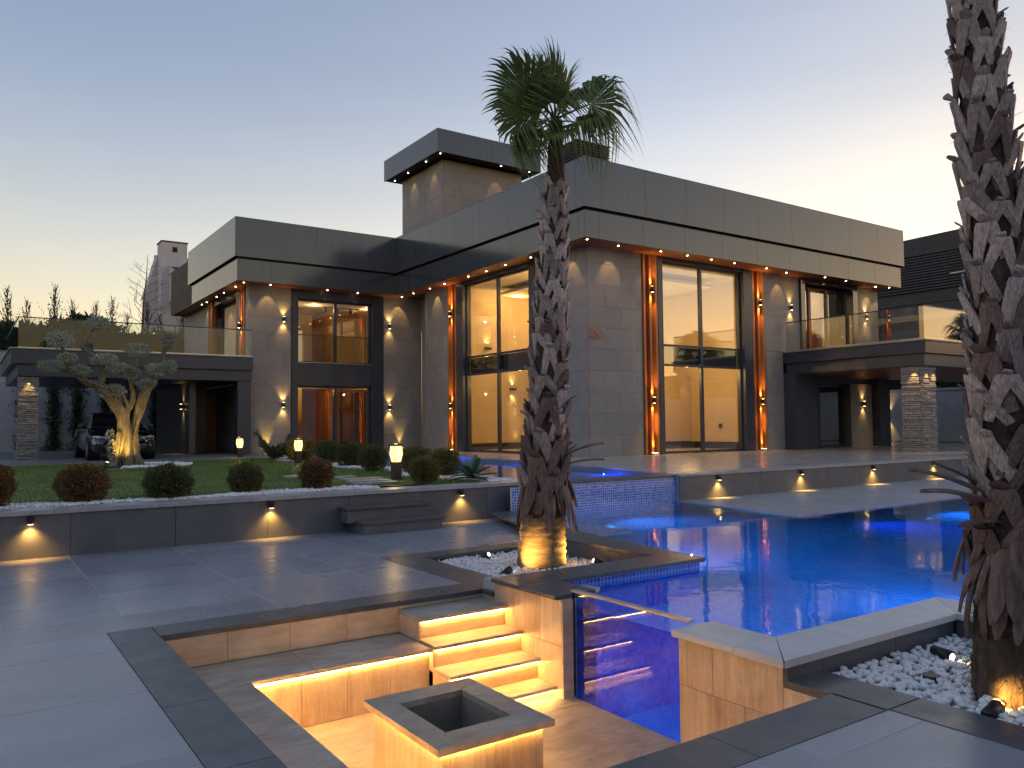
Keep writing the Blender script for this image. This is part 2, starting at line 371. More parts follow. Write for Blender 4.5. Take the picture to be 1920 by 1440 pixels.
# dark coping band round the pit, flush with the deck
band = tag(empty('pit_edging', (1.2, 5, 0)), 'dark slate edging band flush with the deck around the sunken lounge', 'edging')
def run(name, parent, x0, x1, y0, y1, z0, z1, mat, step, ax, c=.003, gap=.004):
    a, b = (x0, x1) if ax == 'x' else (y0, y1); n = max(1, round((b - a) / step)); d = (b - a) / n
    for i in range(n):
        p, q = a + i * d + gap / 2, a + (i + 1) * d - gap / 2
        if ax == 'x': box(name, p, q, y0, y1, z0, z1, mat, parent, c)
        else: box(name, x0, x1, p, q, z0, z1, mat, parent, c)
run('coping_slab', band, 1.055, 1.39, 3.09, 7.495, -.045, .003, 'coping', 1.2, 'y')
run('coping_slab', band, 1.395, 4.50, 7.115, 7.495, -.045, .003, 'coping', 1.3, 'x')
run('coping_slab', band, 1.055, 4.55, 2.722, 3.085, -.045, .003, 'coping', 1.3, 'x')
run('coping_slab', band, 4.515, 4.90, 2.722, 3.425, -.045, .003, 'coping', .8, 'y')
run('coping_slab', band, 4.555, 4.90, -4.0, 2.718, -.045, .003, 'coping', 1.2, 'y')

# pool basin
M['mosw_xz'] = mosaic('waterline_mosaic', 'XZ', .05, (.010, .05, .34), (.02, .09, .46), (.06, .18, .60), (.45, .55, .72), .07)
P_OUT = [(4.665, 3.60), (6.90, 3.60), (6.90, -7), (30, -7), (30, 12.0), (8.3, 12.0), (7.38, 9.3), (7.02, 6.60), (4.665, 6.60)]
pool = empty('swimming_pool', (10, 7, 0)); tag(pool, 'deep blue mosaic swimming pool filling the right of the deck', 'pool')
ZB = -1.40
MB().prism([(4.60, 3.55), (6.95, 3.55), (6.95, -7), (30, -7), (30, 12.05), (8.2, 12.05), (7.30, 9.3), (6.98, 6.65), (4.60, 6.65)], ZB - .1, ZB, bot=False).obj('pool_floor', 'mos_xy', pool)
mb = MB()
mb.box(12.46, 30, 12.0, 12.2, ZB, -.1); mb.obj('pool_wall', 'mosd_xz', pool)
MB().box(4.90, 7.04, 6.46, 6.62, -.10, ZC - .045).obj('waterline_band', 'mosw_xz', pool); MB().box(4.90, 7.04, 6.462, 6.62, ZB, -.101).obj('pool_wall', 'mosd_xz', pool); MB().box(4.66, 6.95, 3.45, 3.74, ZB, ZC - .045).obj('pool_wall', 'mosd_xz', pool)
mb = MB()
mb.prism([(7.04, 6.62), (7.04, 6.46), (7.44, 9.3), (8.3, 12.0), (8.1, 12.0), (7.25, 9.3)], ZB, ZC - .045)
mb.obj('pool_wall', 'mosd_yz', pool)
for q in ((6.9, 7.06, -7, 3.745, ZB, ZC - .045), (29.9, 30.1, -7, 12, ZB, .1), (4.69, 4.93, 5.82, 6.63, ZB, ZC - .045), (4.69, 4.90, 3.5, 4.37, ZB, ZC - .045)): MB().box(*q).obj('pool_wall', 'mosd_yz', pool)
MB().quad(*[(x, y, ZW) for x, y in P_OUT]).obj('water_surface', 'water', None, loc=(10, 7, ZW))
wat = bpy.data.objects['water_surface']; wat.name = 'pool_water'; wat.parent = pool; wat.location = W[wat] - W[pool]
# pool steps under water, seen through the glass and the surface
box('pool_bench', 7.06, 12, 3.2, 3.74, ZB, -.45, 'mosd_xz', pool, .01)
# pool copings (raised)
cop = tag(empty('pool_coping', (7, 6.5, .1)), 'raised grey slate coping edging the pool beside the pit and palm bed', 'coping')
box('coping_slab', 4.47, 4.95, 5.83, 6.41, ZC - .04, ZC, 'coping', cop, .005)
run('coping_slab', cop, 4.47, 6.755, 6.415, 6.90, ZC - .04, ZC, 'coping', 1.15, 'x', .005)
_p = [(6.76, 6.415), (7.10, 6.415), (7.26, 7.9), (6.76, 7.9)]
MB().prism(_p, ZC - .04, ZC).obj('coping_slab', 'coping', cop)
MB().prism([(6.76, 7.905), (7.263, 7.905), (7.46, 9.3), (8.35, 12.0), (7.8, 12.0), (6.9, 9.3), (6.76, 9.24)], ZC - .04, ZC).obj('coping_slab', 'coping', cop)
box('coping_slab', 4.44, 4.90, 3.785, 4.37, ZC - .05, ZC, 'coppale', cop, .005)
MB().prism([(4.44, 3.37), (4.90, 3.78), (4.44, 3.78)], ZC - .05, ZC).obj('coping_slab', 'coppale', cop)
MB().prism([(4.448, 3.365), (5.75, 3.365), (5.75, 3.78), (4.905, 3.78)], ZC - .05, ZC).obj('coping_slab', 'coppale', cop)
MB().prism([(5.755, 3.365), (6.64, 3.365), (7.10, 3.78), (5.755, 3.78)], ZC - .05, ZC).obj('coping_slab', 'coppale', cop)
MB().prism([(6.646, 3.365), (6.646, 1.8), (7.11, 1.8), (7.11, 3.78)], ZC - .05, ZC).obj('coping_slab', 'coppale', cop)
box('coping_slab', 6.646, 7.11, -6, 1.795, ZC - .05, ZC, 'coppale', cop, .005)
# chipped tip of the left coping by the glass
MB().prism([(4.952, 5.84), (5.06, 5.90), (5.03, 6.02), (4.952, 6.06)], ZC - .038, ZC - .002).obj('coping_slab', 'copgrey', cop)

# walls under the coping, facing palm beds (slate slabs)
bed = tag(empty('palm_bed_wall', (5.8, 3.4, 0)), 'dark slate slab wall behind the pebbles of the right palm', 'wall')
for a, b in ((4.52, 4.90), (4.904, 5.80), (5.804, 6.66)): box('wall_slab', a, b, 3.40, 3.44, -.30, ZC - .052, 'wallslate', bed, .002)
box('wall_slab', 6.68, 6.72, -4, 3.398, -.30, ZC - .052, 'wallslate', bed, .002)
MB().box(4.905, 6.68, -4, 3.395, -.34, -.13).obj('bed_soil', 'soil', bed)
bed2 = tag(empty('palm_bed_lining', (5.8, 8, 0)), 'slate lined sunken bed of the central palm', 'planter')
box('wall_slab', 4.97, 6.76, 9.25, 9.29, -.30, -.004, 'wallslate', bed2, .002)
box('wall_slab', 6.762, 6.80, 6.90, 9.25, -.30, ZC - .042, 'wallslate', bed2, .002)
box('wall_slab', 4.97, 6.76, 6.86, 6.898, -.30, ZC - .042, 'wallslate', bed2, .002)
box('wall_slab', 4.93, 4.968, 6.90, 9.25, -.30, -.047, 'wallslate', bed2, .002)
MB().box(4.97, 6.76, 6.9, 9.25, -.34, -.15).obj('bed_soil', 'soil', bed2)
run('coping_slab', bed2, 4.505, 4.975, 6.92, 9.60, -.045, .003, 'coping', 1.3, 'y')
run('coping_slab', bed2, 4.98, 6.755, 9.245, 9.60, -.045, .003, 'coping', 1.2, 'x')

# ---- sunken lounge
pit = tag(empty('sunken_lounge', (3, 5, -.76)), 'sunken travertine seating pit with lit bench and steps', 'seating pit')
ZF, ZBN = -.76, -.30
def trav(name, parent, x0, x1, y0, y1, z0, z1, mat, step, ax): run(name, parent, x0, x1, y0, y1, z0, z1, mat, step, ax, .003, .003)
MB().box(1.2, 4.62, 2.8, 7.4, ZF - .2, ZF - .02).obj('floor_bed', 'grout', pit)
fl = MB().box(1.95, 4.60, 3.1, 6.5, ZF - .05, ZF - .021).obj('floor', 'grout', pit)
for (a, b, c, d) in ((1.96, 3.0, 5.6, 6.5), (3.003, 4.63, 5.6, 6.5), (1.96, 3.2, 4.3, 5.597), (3.203, 4.63, 4.3, 5.597), (1.96, 3.0, 3.05, 4.297), (3.003, 4.63, 3.05, 4.297)): box('floor_tile', a, b, c, d, ZF - .02, ZF, 'trav_x', fl, .002)
# outer walls above the benches
bw = MB().box(1.30, 4.52, 7.15, 7.3, ZF, -.046).obj('back_wall', 'grout', pit)
trav('panel', bw, 1.39, 3.56, 7.12, 7.15, ZBN + .003, -.047, 'trav_h', .62, 'x'); trav('panel', bw, 3.56, 4.52, 7.12, 7.15, -.08, -.047, 'trav_h', .5, 'x')
lw = MB().box(1.25, 1.36, 3.05, 7.15, ZF, -.046).obj('left_wall', 'grout', pit)
trav('panel', lw, 1.36, 1.39, 3.09, 7.118, ZBN + .003, -.047, 'trav_h', .65, 'y')
fw = MB().box(1.3, 4.6, 2.93, 3.05, ZF, -.046).obj('front_wall', 'grout', pit)
trav('panel', fw, 1.39, 4.51, 3.05, 3.08, ZF, -.047, 'trav_v', .6, 'x')
# wall A, beside the steps
wa = MB().box(4.545, 4.69, 5.80, 7.15, ZF - .02, ZC - .042).obj('side_wall', 'grout', pit)
for a, b, z0, z1 in ((5.80, 6.12, -.30, ZC - .042), (6.123, 6.55, -.30, ZC - .042), (6.553, 6.89, -.30, ZC - .042), (5.80, 6.4, ZF, -.303), (6.403, 6.89, ZF, -.303)): box('panel', 4.51, 4.545, a, b, z0, z1, 'trav_v', wa, .002)
box('panel', 4.51, 4.545, 6.893, 7.12, ZF, -.048, 'trav_v', wa, .002)
box('end_panel', 4.511, 4.63, 5.775, 5.799, ZF, ZC - .042, 'trav_x', wa, .002)
# wall B, right of the glass
wb = MB().box(4.545, 4.69, 3.05, 4.37, ZF - .02, -.05).box(4.545, 4.69, 3.44, 4.37, -.05, ZC - .052).obj('side_wall', 'grout', pit)
for a, b, z0, z1 in ((4.033, 4.36, -.26, ZC - .052), (3.43, 4.03, -.26, ZC - .052), (3.06, 3.427, -.26, -.047), (3.75, 4.36, ZF, -.263), (3.06, 3.747, ZF, -.263)): box('panel', 4.51, 4.545, a, b, z0, z1, 'trav_v', wb, .002)
# bench (L shape)
bn = MB().box(1.39, 1.87, 3.06, 7.12, ZF, ZBN - .04).box(1.87, 3.56, 6.53, 7.12, ZF, ZBN - .04).obj('bench', 'trav_x', pit)
trav('bench_panel', bn, 1.96, 3.56, 6.50, 6.53, ZF, ZBN - .055, 'trav_v', .37, 'x'); trav('bench_panel', bn, 1.87, 1.90, 3.06, 6.498, ZF, ZBN - .055, 'trav_v', .42, 'y')
box('bench_panel', 1.87, 1.957, 6.50, 6.53, ZF, ZBN - .055, 'trav_v', bn, .002)
trav('seat_slab', bn, 1.392, 1.93, 3.06, 6.45, ZBN - .038, ZBN, 'trav_x', 1.2, 'y'); trav('seat_slab', bn, 1.392, 3.55, 6.453, 7.117, ZBN - .038, ZBN, 'trav_x', 1.0, 'x')
box('led_strip', 1.95, 3.54, 6.487, 6.497, ZBN - .056, ZBN - .046, 'led', bn, .001); box('led_strip', 1.903, 1.913, 3.1, 6.45, ZBN - .056, ZBN - .046, 'led', bn, .001)
# steps
tops = [(-.08, 6.65, 7.118), (-.275, 6.38, 6.70), (-.47, 6.11, 6.43), (-.665, 5.86, 6.16)]
for k, (zt_, y0, y1) in enumerate(tops):
    st = box('step', 3.565, 4.507, y0 + .05, y1 + .1 if k else y1, (tops[k + 1][0] if k < 3 else ZF) - .0 if k < 3 else ZF, zt_ - .033, 'trav_h', pit, .002)
    box('tread', 3.545, 4.508, y0, y1 + (.05 if k else 0), zt_ - .032, zt_, 'trav_x', st, .003)
    box('led_strip', 3.57, 4.50, y0 + .034, y0 + .046, zt_ - .046, zt_ - .035, 'led', st, .001)
    box('step_side', 3.545, 3.564, y0 + .05, 7.115, ZBN + .003 if k < 1 else ZF, zt_ - .034, 'trav_v', st, .002) if k else box('step_side', 3.545, 3.564, y0 + .05, 7.115, ZBN + .003, zt_ - .034, 'trav_h', st, .002)

# fire table
tb = tag(empty('fire_table', (2.85, 4.85, ZF)), 'square travertine fire table with open hollow top and lit rim', 'table')
zt_ = -.25; X0, X1, Y0, Y1 = 2.41, 3.29, 4.31, 5.40; hx0, hx1, hy0, hy1 = 2.59, 3.10, 4.54, 5.19
e = .055
for a, b, c, d, n in ((X0 + e, X0 + e + .06, Y0 + e, Y1 - e, 'y'), (X1 - e - .06, X1 - e, Y0 + e, Y1 - e, 'y')): run('side_panel', tb, a, b, c, d, ZF, zt_ - .045, 'trav_v', .33, 'y', .002, .003)
for c, d in ((Y0 + e, Y0 + e + .06), (Y1 - e - .06, Y1 - e)): run('side_panel', tb, X0 + e + .0605, X1 - e - .0605, c, d, ZF, zt_ - .045, 'trav_v', .33, 'x', .002, .003)
def mitre(pts): return MB().prism(pts, zt_ - .042, zt_)
for pts in ([(X0, Y0), (X1, Y0), (hx1, hy0), (hx0, hy0)], [(X1, Y0 + .002), (X1, Y1 - .002), (hx1 + .001, hy1 - .002), (hx1 + .001, hy0 + .002)], [(X1, Y1), (X0, Y1), (hx0, hy1), (hx1, hy1)], [(X0, Y1 - .002), (X0, Y0 + .002), (hx0 - .001, hy0 + .002), (hx0 - .001, hy1 - .002)]): mitre(pts).obj('top_slab', 'trav_x', tb)
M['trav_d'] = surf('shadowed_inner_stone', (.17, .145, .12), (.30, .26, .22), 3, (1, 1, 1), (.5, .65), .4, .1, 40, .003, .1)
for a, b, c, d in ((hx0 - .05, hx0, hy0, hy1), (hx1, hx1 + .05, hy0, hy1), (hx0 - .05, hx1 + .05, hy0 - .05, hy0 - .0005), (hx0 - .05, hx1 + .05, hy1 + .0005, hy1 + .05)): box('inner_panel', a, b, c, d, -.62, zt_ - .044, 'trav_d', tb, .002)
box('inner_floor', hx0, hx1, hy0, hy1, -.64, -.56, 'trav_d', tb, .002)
o_ = e - .012
for a, b, c, d in ((X0 + o_, X0 + o_ + .009, Y0 + o_, Y1 - o_), (X1 - o_ - .009, X1 - o_, Y0 + o_, Y1 - o_), (X0 + o_ + .01, X1 - o_ - .01, Y0 + o_, Y0 + o_ + .009), (X0 + o_ + .01, X1 - o_ - .01, Y1 - o_ - .009, Y1 - o_)): box('led_strip', a, b, c, d, zt_ - .056, zt_ - .047, 'led', tb, .001)

# pool window
pw = tag(empty('pool_window', (4.65, 5.1, ZF)), 'clear glass panel between the sunken lounge and the pool water', 'glass panel')
MB().quad((4.632, 4.375, ZF - .01), (4.632, 5.795, ZF - .01), (4.632, 5.795, .17), (4.632, 4.375, .17)).obj('pane', 'thick', pw)
M['glassedge'] = surf('pale_glass_edge', (.50, .47, .44), (.60, .56, .52), 6, (1, 1, 1), (.15, .25), .6, shift=False)
box('top_edge', 4.628, 4.690, 4.36, 5.80, .171, .192, 'glassedge', pw, .003)
box('seal', 4.634, 4.66, 5.778, 5.797, ZF, .17, 'rubber', pw, .001)
# body of water behind the pane (its face, tinted like deep water)
M['waterface'] = glassy('deep_water_face', 1.02, (.55, .76, .96))
MB().quad((4.66, 4.376, ZB), (4.66, 5.794, ZB), (4.66, 5.794, ZW - .002), (4.66, 4.376, ZW - .002)).obj('water_face', 'waterface', pool)
# pool lamps; spots without fixtures are added out of view to brighten the water
pl = []
for x, y, z, d, p in ((6.2, 3.85, -.35, (.2, 1, -.5), 60), (8.4, 3.85, -.35, (.1, 1, -.5), 120), (7.15, 1.0, -.35, (1, .2, -.5), 160), (7.15, -3.5, -.35, (1, .2, -.5), 160), (5.00, 6.10, -.3, (1, -.35, -1), 30), (7.55, 8.4, -.35, (1, -.3, -.5), 120), (10.5, 11.9, -.35, (.2, -1, -.5), 120), (16, 8.6, -.35, (0, -1, -.5), 200), (22, 8.6, -.35, (0, -1, -.5), 200), (29.6, 0, -.35, (-1, .1, -.5), 260)):
    spot((x, y, z), d, p * 1.5, 110, pool, 1.0, (.01, .45, 1.0), .02)
def pool_lamp(p, n, lab):
    o = empty('pool_lamp', p); tag(o, lab, 'pool lamp', 'underwater pool lamps')
    b = MB(); n = Vector(n); b.tube([Vector(p), Vector(p) + n * .03], .11, 16); b.obj('bezel', 'steel', o)
    b = MB(); b.tube([Vector(p) + n * .031, Vector(p) + n * .045], .085, 16); b.obj('lens', 'poollamp', o)
    spot(Vector(p) + n * .12, n - Vector((0, 0, .7)), 160, 90, o, 1.0, (.03, .10, 1.0), .02)
pool_lamp((13.6, 8.9, -.35), (0, -1, 0), 'round blue underwater lamp below the far deck, left of the other')
pool_lamp((20.5, 8.9, -.35), (0, -1, 0), 'round blue underwater lamp below the far deck, right of the other')

# far pool deck and terrace wall
fd = tag(empty('far_pool_deck', (16, 10, 0)), 'low grey slab deck between the pool and the terrace wall', 'deck')
_x = 12.05
MB().prism([(12.05, 8.78), (40, 8.95), (40, 11.9), (12.42, 11.9)], -.5, .02).obj('deck_base', 'coping', fd)
_xs = [12.05 + 1.2 * i for i in range(14)] + [40]
for i in range(len(_xs) - 1):
    a, b = _xs[i] + (.003 if i else 0), _xs[i + 1]
    ya, yb = 8.78 + (a - 12.05) * .006, 8.78 + (b - 12.05) * .006
    xl = a + .34 if i == 0 else a
    MB().prism([(a, ya), (b, yb), (b, 10.3), (a + (.18 if i == 0 else 0), 10.3)], .021, .08).obj('slab', 'copgrey', fd)
    MB().prism([(a + (.18 if i == 0 else 0), 10.304), (b, 10.304), (b, 11.90), (xl, 11.90)], .021, .08).obj('slab', 'copgrey', fd)
tw = tag(empty('terrace_wall', (18, 12, 0)), 'low dark slate retaining wall below the house terrace with lamps', 'wall')
MB().box(12.46, 45, 11.93, 12.2, -.5, ZT - .05).obj('wall_core', 'grout', tw)
run('wall_slab', tw, 12.44, 28, 11.9, 11.928, -.4, ZT - .052, 'wallslate', 1.25, 'x', .002)
run('coping_slab', tw, 12.42, 28, 11.86, 12.30, ZT - .05, ZT, 'copgrey', 1.25, 'x', .003)

# planter wall and lawn terrace
pwall = tag(empty('planter_wall', (3, 12.4, 0)), 'long dark slate retaining wall of the raised lawn, lit by lamps', 'wall')
MB().box(-16, 8.9, 12.36, 12.75, -.3, ZT - .06).obj('wall_core', 'grout', pwall)
_j = [-16, -5.38, -4.05, -2.72, -1.39, -.06, 1.27, 2.60, 3.93, 5.26, 6.59, 7.92, 8.9]
for a, b in zip(_j, _j[1:]): box('wall_slab', a + .003, b - .003, 12.32, 12.355, -.2, ZT - .062, 'wallslate', pwall, .002)
run('coping_slab', pwall, -15.9, 8.9, 12.28, 12.72, ZT - .058, ZT + .004, 'copgrey', 1.3, 'x', .004)
gs = tag(empty('garden_steps', (5.9, 12, 0)), 'two dark slate steps against the planter wall', 'steps')
box('step', 5.24, 6.64, 11.70, 12.315, 0, .155, 'wallslate', gs, .003); box('step', 5.10, 6.52, 12.0, 12.312, .156, .365, 'wallslate', gs, .003)
box('tread', 5.20, 5.95, 11.66, 12.0, .156, .196, 'coping', gs, .004); box('tread', 5.954, 6.67, 11.66, 12.0, .156, .196, 'coping', gs, .004)
box('tread', 5.06, 6.56, 11.96, 12.312, .366, .406, 'coping', gs, .004)

# upper reflecting pool
up = tag(empty('upper_pool', (11, 18, .5)), 'raised reflecting pool with blue mosaic spill wall in front of the house', 'pool')
ZU = .545
R_EDGE = [(12.40, 12.0), (13.3, 15.5), (14.0, 19.9), (14.2, 24.0), (14.2, 28.3)]
L_EDGE = [(9.05, 12.3), (9.25, 16), (9.6, 20), (10.0, 24), (10.6, 28.3)]
MB().box(8.25, 12.45, 12.0, 12.06, -1.4, ZT - .07).obj('spill_wall', 'mos_xz', up)
MB().box(8.9, 12.45, 12.06, 12.3, -.3, ZT - .08).obj('wall_core', 'grout', up)
run('coping_slab', up, 8.91, 12.41, 11.98, 12.42, ZT - .069, ZT - .02, 'coping', 1.2, 'x', .004)
b = MB(); b.quad(*[(x, y, .1) for x, y in (R_EDGE + L_EDGE[::-1])][::-1]); b.obj('pool_floor', 'mos_xy', up)
b = MB()
for E_, sg in ((R_EDGE, 1), (L_EDGE, -1)):
    b = MB()
    for (xa, ya), (xb, yb) in zip(E_, E_[1:]): b.quad(*[(xa, ya, .1), (xb, yb, .1), (xb, yb, ZT - .03), (xa, ya, ZT - .03)][::sg])
    b.obj('pool_wall', 'mos_yz', up)
MB().quad((10.6, 28.3, .1), (14.2, 28.3, .1), (14.2, 28.3, ZT), (10.6, 28.3, ZT)).obj('pool_wall', 'mos_xz', up)
ws = MB().quad(*[(x, y, ZU - .03) for x, y in (R_EDGE + L_EDGE[::-1])]).obj('pool_water', 'water', up)
for p, pw_ in (((12.7, 14.6, .3), 16), ((13.7, 19.5, .3), 16), ((13.9, 23.6, .3), 22), ((11, 26, .3), 16), ((10.4, 13.4, .3), 10)): point(p, pw_ * 1.6, up, (.05, .10, 1.0), .02)

# lawn base, driveway, terrace
mb = MB(); mb.prism([(-16, 12.75), (8.9, 12.75)] + [(x - .02, y) for x, y in L_EDGE] + [(10.58, 28.6), (-16, 28.6)], .2, ZT - .06)
struct(mb.obj('lawn_soil', 'soil'))
pav = struct(MB().prism([(-20, 28.6), (9.6, 28.6), (9.6, 75), (-20, 75)], .2, ZT - .02).obj('driveway', 'grout'))
tiles(pav, (-3, 9.6, 28.6, 46), 'paving', ZT - .05, ZT - .005, 1.6, 1.6, 0, 28.6, (-3, 10, 28, 47), .008, 'paving_slab')
MB().quad((-20, 28.6, ZT - .012), (-3.01, 28.6, ZT - .012), (-3.01, 75, ZT - .012), (-20, 75, ZT - .012)).quad((-3, 46.05, ZT - .012), (9.6, 46.05, ZT - .012), (9.6, 75, ZT - .012), (-3, 75, ZT - .012)).obj('far_paving', 'paving', pav)['kind'] = 'stuff'
ter = struct(MB().prism([(12.42, 12.3), (62, 12.3), (62, 75), (9.62, 75), (9.62, 28.32)] + R_EDGE[::-1][0:1] + [(x + .0, y) for x, y in R_EDGE[::-1][1:]], .1, ZT - .02).obj('terrace', 'grout'))
# terrace tiles: strips cut to follow the pool edge
def redge(y):
    for (xa, ya), (xb, yb) in zip(R_EDGE, R_EDGE[1:]):
        if ya <= y <= yb: return xa + (xb - xa) * (y - ya) / (yb - ya)
    return 9.65 if y > 28.3 else 12.42
yy = 12.305
while yy < 33:
    y2 = min(yy + 1.2, 33); i = 0
    if yy < 28.3 < y2: y2 = 28.3
    xa, xb = redge(yy + .001), redge(y2 - .001)
    xg = [x for x in [9.65 + 1.2 * k for k in range(24)] if x > max(xa, xb) + .3] + [38.5]
    prev = None
    for k, x in enumerate(xg):
        if k == 0: MB().prism([(xa, yy), (x - .004, yy), (x - .004, y2 - .004), (xb, y2 - .004)], ZT - .019, ZT).obj('floor_tile', 'terrace', ter)
        elif yy < 21.1 or x < 17: box('floor_tile', xg[k - 1], x - .004, yy, y2 - .004, ZT - .019, ZT, 'terrace', ter, .002)
        elif xg[k - 1] > 33: box('floor_tile', xg[k - 1], x - .004, yy, y2 - .004, ZT - .019, ZT, 'terrace', ter, .002)
    yy = y2
# ------------------------------------------------------------------ villa
XC, YC = 16.66, 19.79          # outer corner of the two main facades
ZS, ZTOP = 7.5, 9.95           # soffit, parapet top
villa = tag(empty('villa', (XC, YC, ZT)), 'two storey modern villa with dark stone walls and anthracite flat roof', 'house')
def clad(ax, plane, u0, u1, z0, z1, out, mat='clad', tw=1.4, th=.70, off=0, thick=.25):
    """stone clad wall: core plus one slab per cladding tile. ax: axis of the wall normal"""
    t = .03
    def bx(name, a, b, d0, d1, za, zb, mt, par, c):
        d0, d1 = min(d0, d1), max(d0, d1)
        return box(name, a, b, d0, d1, za, zb, mt, par, c) if ax == 'y' else box(name, d0, d1, a, b, za, zb, mt, par, c)
    core = bx('wall', u0 + .002, u1 - .002, plane - out * (t + .001), plane - out * (t + thick), z0, z1, 'cladback', villa, .002)
    nrow = math.ceil((z1 - z0) / th - .05)
    for r in range(nrow):
        za, zb = z0 + r * th, min(z1, z0 + (r + 1) * th)
        if zb - za < .05: continue
        s = u0 - tw * (.5 if (r + off) % 2 else 0)
        while s < u1:
            a, b = max(u0, s), min(u1, s + tw); s += tw
            if b - a > .04: bx('cladding_tile', a + .002, b - .002, plane, plane - out * t, za + .002, zb - .002, mat, core, .003)
    return core
def frame(ax, plane, u0, u1, z0, z1, out, us=(), zs=(), recess=.14, w_=.075, dep=.12, mat='darkmetal', pane='glass', name='window', tint=None):
    """window: frame bars and one pane per light"""
    d0 = plane - out * recess; d1 = d0 - out * dep; lo, hi = min(d0, d1), max(d0, d1); dm = (lo + hi) / 2
    mb = MB(); bar = (lambda a, b, za, zb, e=0: mb.box(a, b, lo + e, hi - e, za, zb)) if ax == 'y' else (lambda a, b, za, zb, e=0: mb.box(lo + e, hi - e, a, b, za, zb))
    bar(u0, u0 + w_, z0, z1); bar(u1 - w_, u1, z0, z1); bar(u0 + w_, u1 - w_, z0, z0 + w_, .002); bar(u0 + w_, u1 - w_, z1 - w_, z1, .002)
    for u in us: bar(u - w_ * .8, u + w_ * .8, z0 + w_, z1 - w_, .004)
    for z in zs: bar(u0 + w_, u1 - w_, z - w_ / 2, z + w_ / 2, .008)
    o = mb.obj(name, mat, villa, loc=((u0, dm, z0) if ax == 'y' else (dm, u0, z0)))
    ul = [u0 + w_] + [x for u in us for x in (u - w_ * .8, u + w_ * .8)] + [u1 - w_]
    zl = [z0 + w_] + [x for z in zs for x in (z - w_ / 2, z + w_ / 2)] + [z1 - w_]
    for i in range(0, len(ul), 2):
        for j in range(0, len(zl), 2):
            a, b, za, zb = ul[i] - .01, ul[i + 1] + .01, zl[j] - .01, zl[j + 1] + .01
            q = [(a, dm, za), (b, dm, za), (b, dm, zb), (a, dm, zb)] if ax == 'y' else [(dm, a, za), (dm, b, za), (dm, b, zb), (dm, a, zb)]
            MB().quad(*q).obj('pane', pane, o)
    return o
def vbox(name, *a, c=.004): return box(name, *a[:-1], a[-1], villa, c)
M['finback'] = surf('dark_brown_channel', (.09, .032, .014), (.13, .05, .022), 3, (6, 6, .5), (.4, .5), shift=False)
def slats(ax, plane, u0, u1, z0, z1, out, n=3):
    """vertical timber fins in a dark channel"""
    d0 = plane - out * .12
    if ax == 'y': bk = vbox('fin_channel', u0, u1, min(d0, d0 - out * .1), max(d0, d0 - out * .1), z0, z1, 'finback')
    else: bk = vbox('fin_channel', min(d0, d0 - out * .1), max(d0, d0 - out * .1), u0, u1, z0, z1, 'finback')
    wd = (u1 - u0) / (2 * n - 1) * .8
    for i in range(n):
        c = u0 + (u1 - u0 - wd) * i / (n - 1); a, b = c, c + wd
        e0, e1 = plane - out * .118, plane + out * .05; lo, hi = min(e0, e1), max(e0, e1)
        if ax == 'y': box('fin', a, b, lo, hi, z0, z1, 'wood', bk, .006)
        else: box('fin', lo, hi, a, b, z0, z1, 'wood', bk, .006)

# -- right facade (faces -Y)
clad('y', YC, XC, 19.02, ZT, ZS, -1)
slats('y', YC, 19.06, 19.72, ZT, ZS, -1)
vbox('window_surround', 19.74, 19.98, YC - .06, YC + .35, ZT, ZS - .01, 'darkmetal'); vbox('window_surround', 24.22, 24.70, YC - .06, YC + .35, ZT, ZS - .01, 'darkmetal')
vbox('window_head', 19.98, 24.22, YC - .02, YC + .35, 7.34, ZS - .01, 'darkmetal')
frame('y', YC, 19.98, 24.22, ZT + .02, 7.34, -1, (22.08,), (3.73, 4.42), .12)
vbox('spandrel', 20.05, 24.15, YC + .28, YC + .34, 3.78, 4.38, 'recess')
slats('y', YC, 24.73, 25.42, ZT, ZS, -1)
clad('y', YC, 25.46, 27.66, 4.45, ZS, -1); clad('y', YC, 25.46, 26.55, ZT, 4.44, -1)
vbox('door_surround', 27.70, 27.96, YC - .08, YC + .3, 4.46, 7.32, 'panel'); vbox('door_surround', 31.28, 31.62, YC - .08, YC + .3, 4.46, 7.32, 'panel'); vbox('door_surround', 27.70, 31.62, YC - .08, YC + .3, 7.325, ZS - .004, 'panel')
frame('y', YC, 27.97, 31.27, 4.46, 7.31, -1, (29.0, 30.2), (), .45, .09)
for a, b in ((27.962, 27.99), (31.25, 31.278)): vbox('door_reveal', a, b, YC + .301, YC + .44, 4.47, 7.3, 'darkmetal')
clad('y', YC, 31.64, 33.26, 4.45, ZS, -1)
# ground floor below the balcony
vbox('pier', 26.56, 27.9, YC - .55, YC + .3, ZT, 3.6, 'darkmetal'); vbox('pier', 32.6, 33.4, YC - .35, YC + .3, ZT, 3.6, 'darkmetal')
vbox('ground_floor_head', 27.905, 32.595, YC + .02, YC + .3, 3.3, 3.6, 'darkmetal')
frame('y', YC, 27.92, 31.0, ZT + .02, 3.29, -1, (29.15,), (), .25, .08, pane='glass')
clad('y', YC, 31.02, 32.58, ZT, 3.29, -1)
clad('x', 33.26, YC + .26, 32, ZT, ZS, 1, tw=2.8)
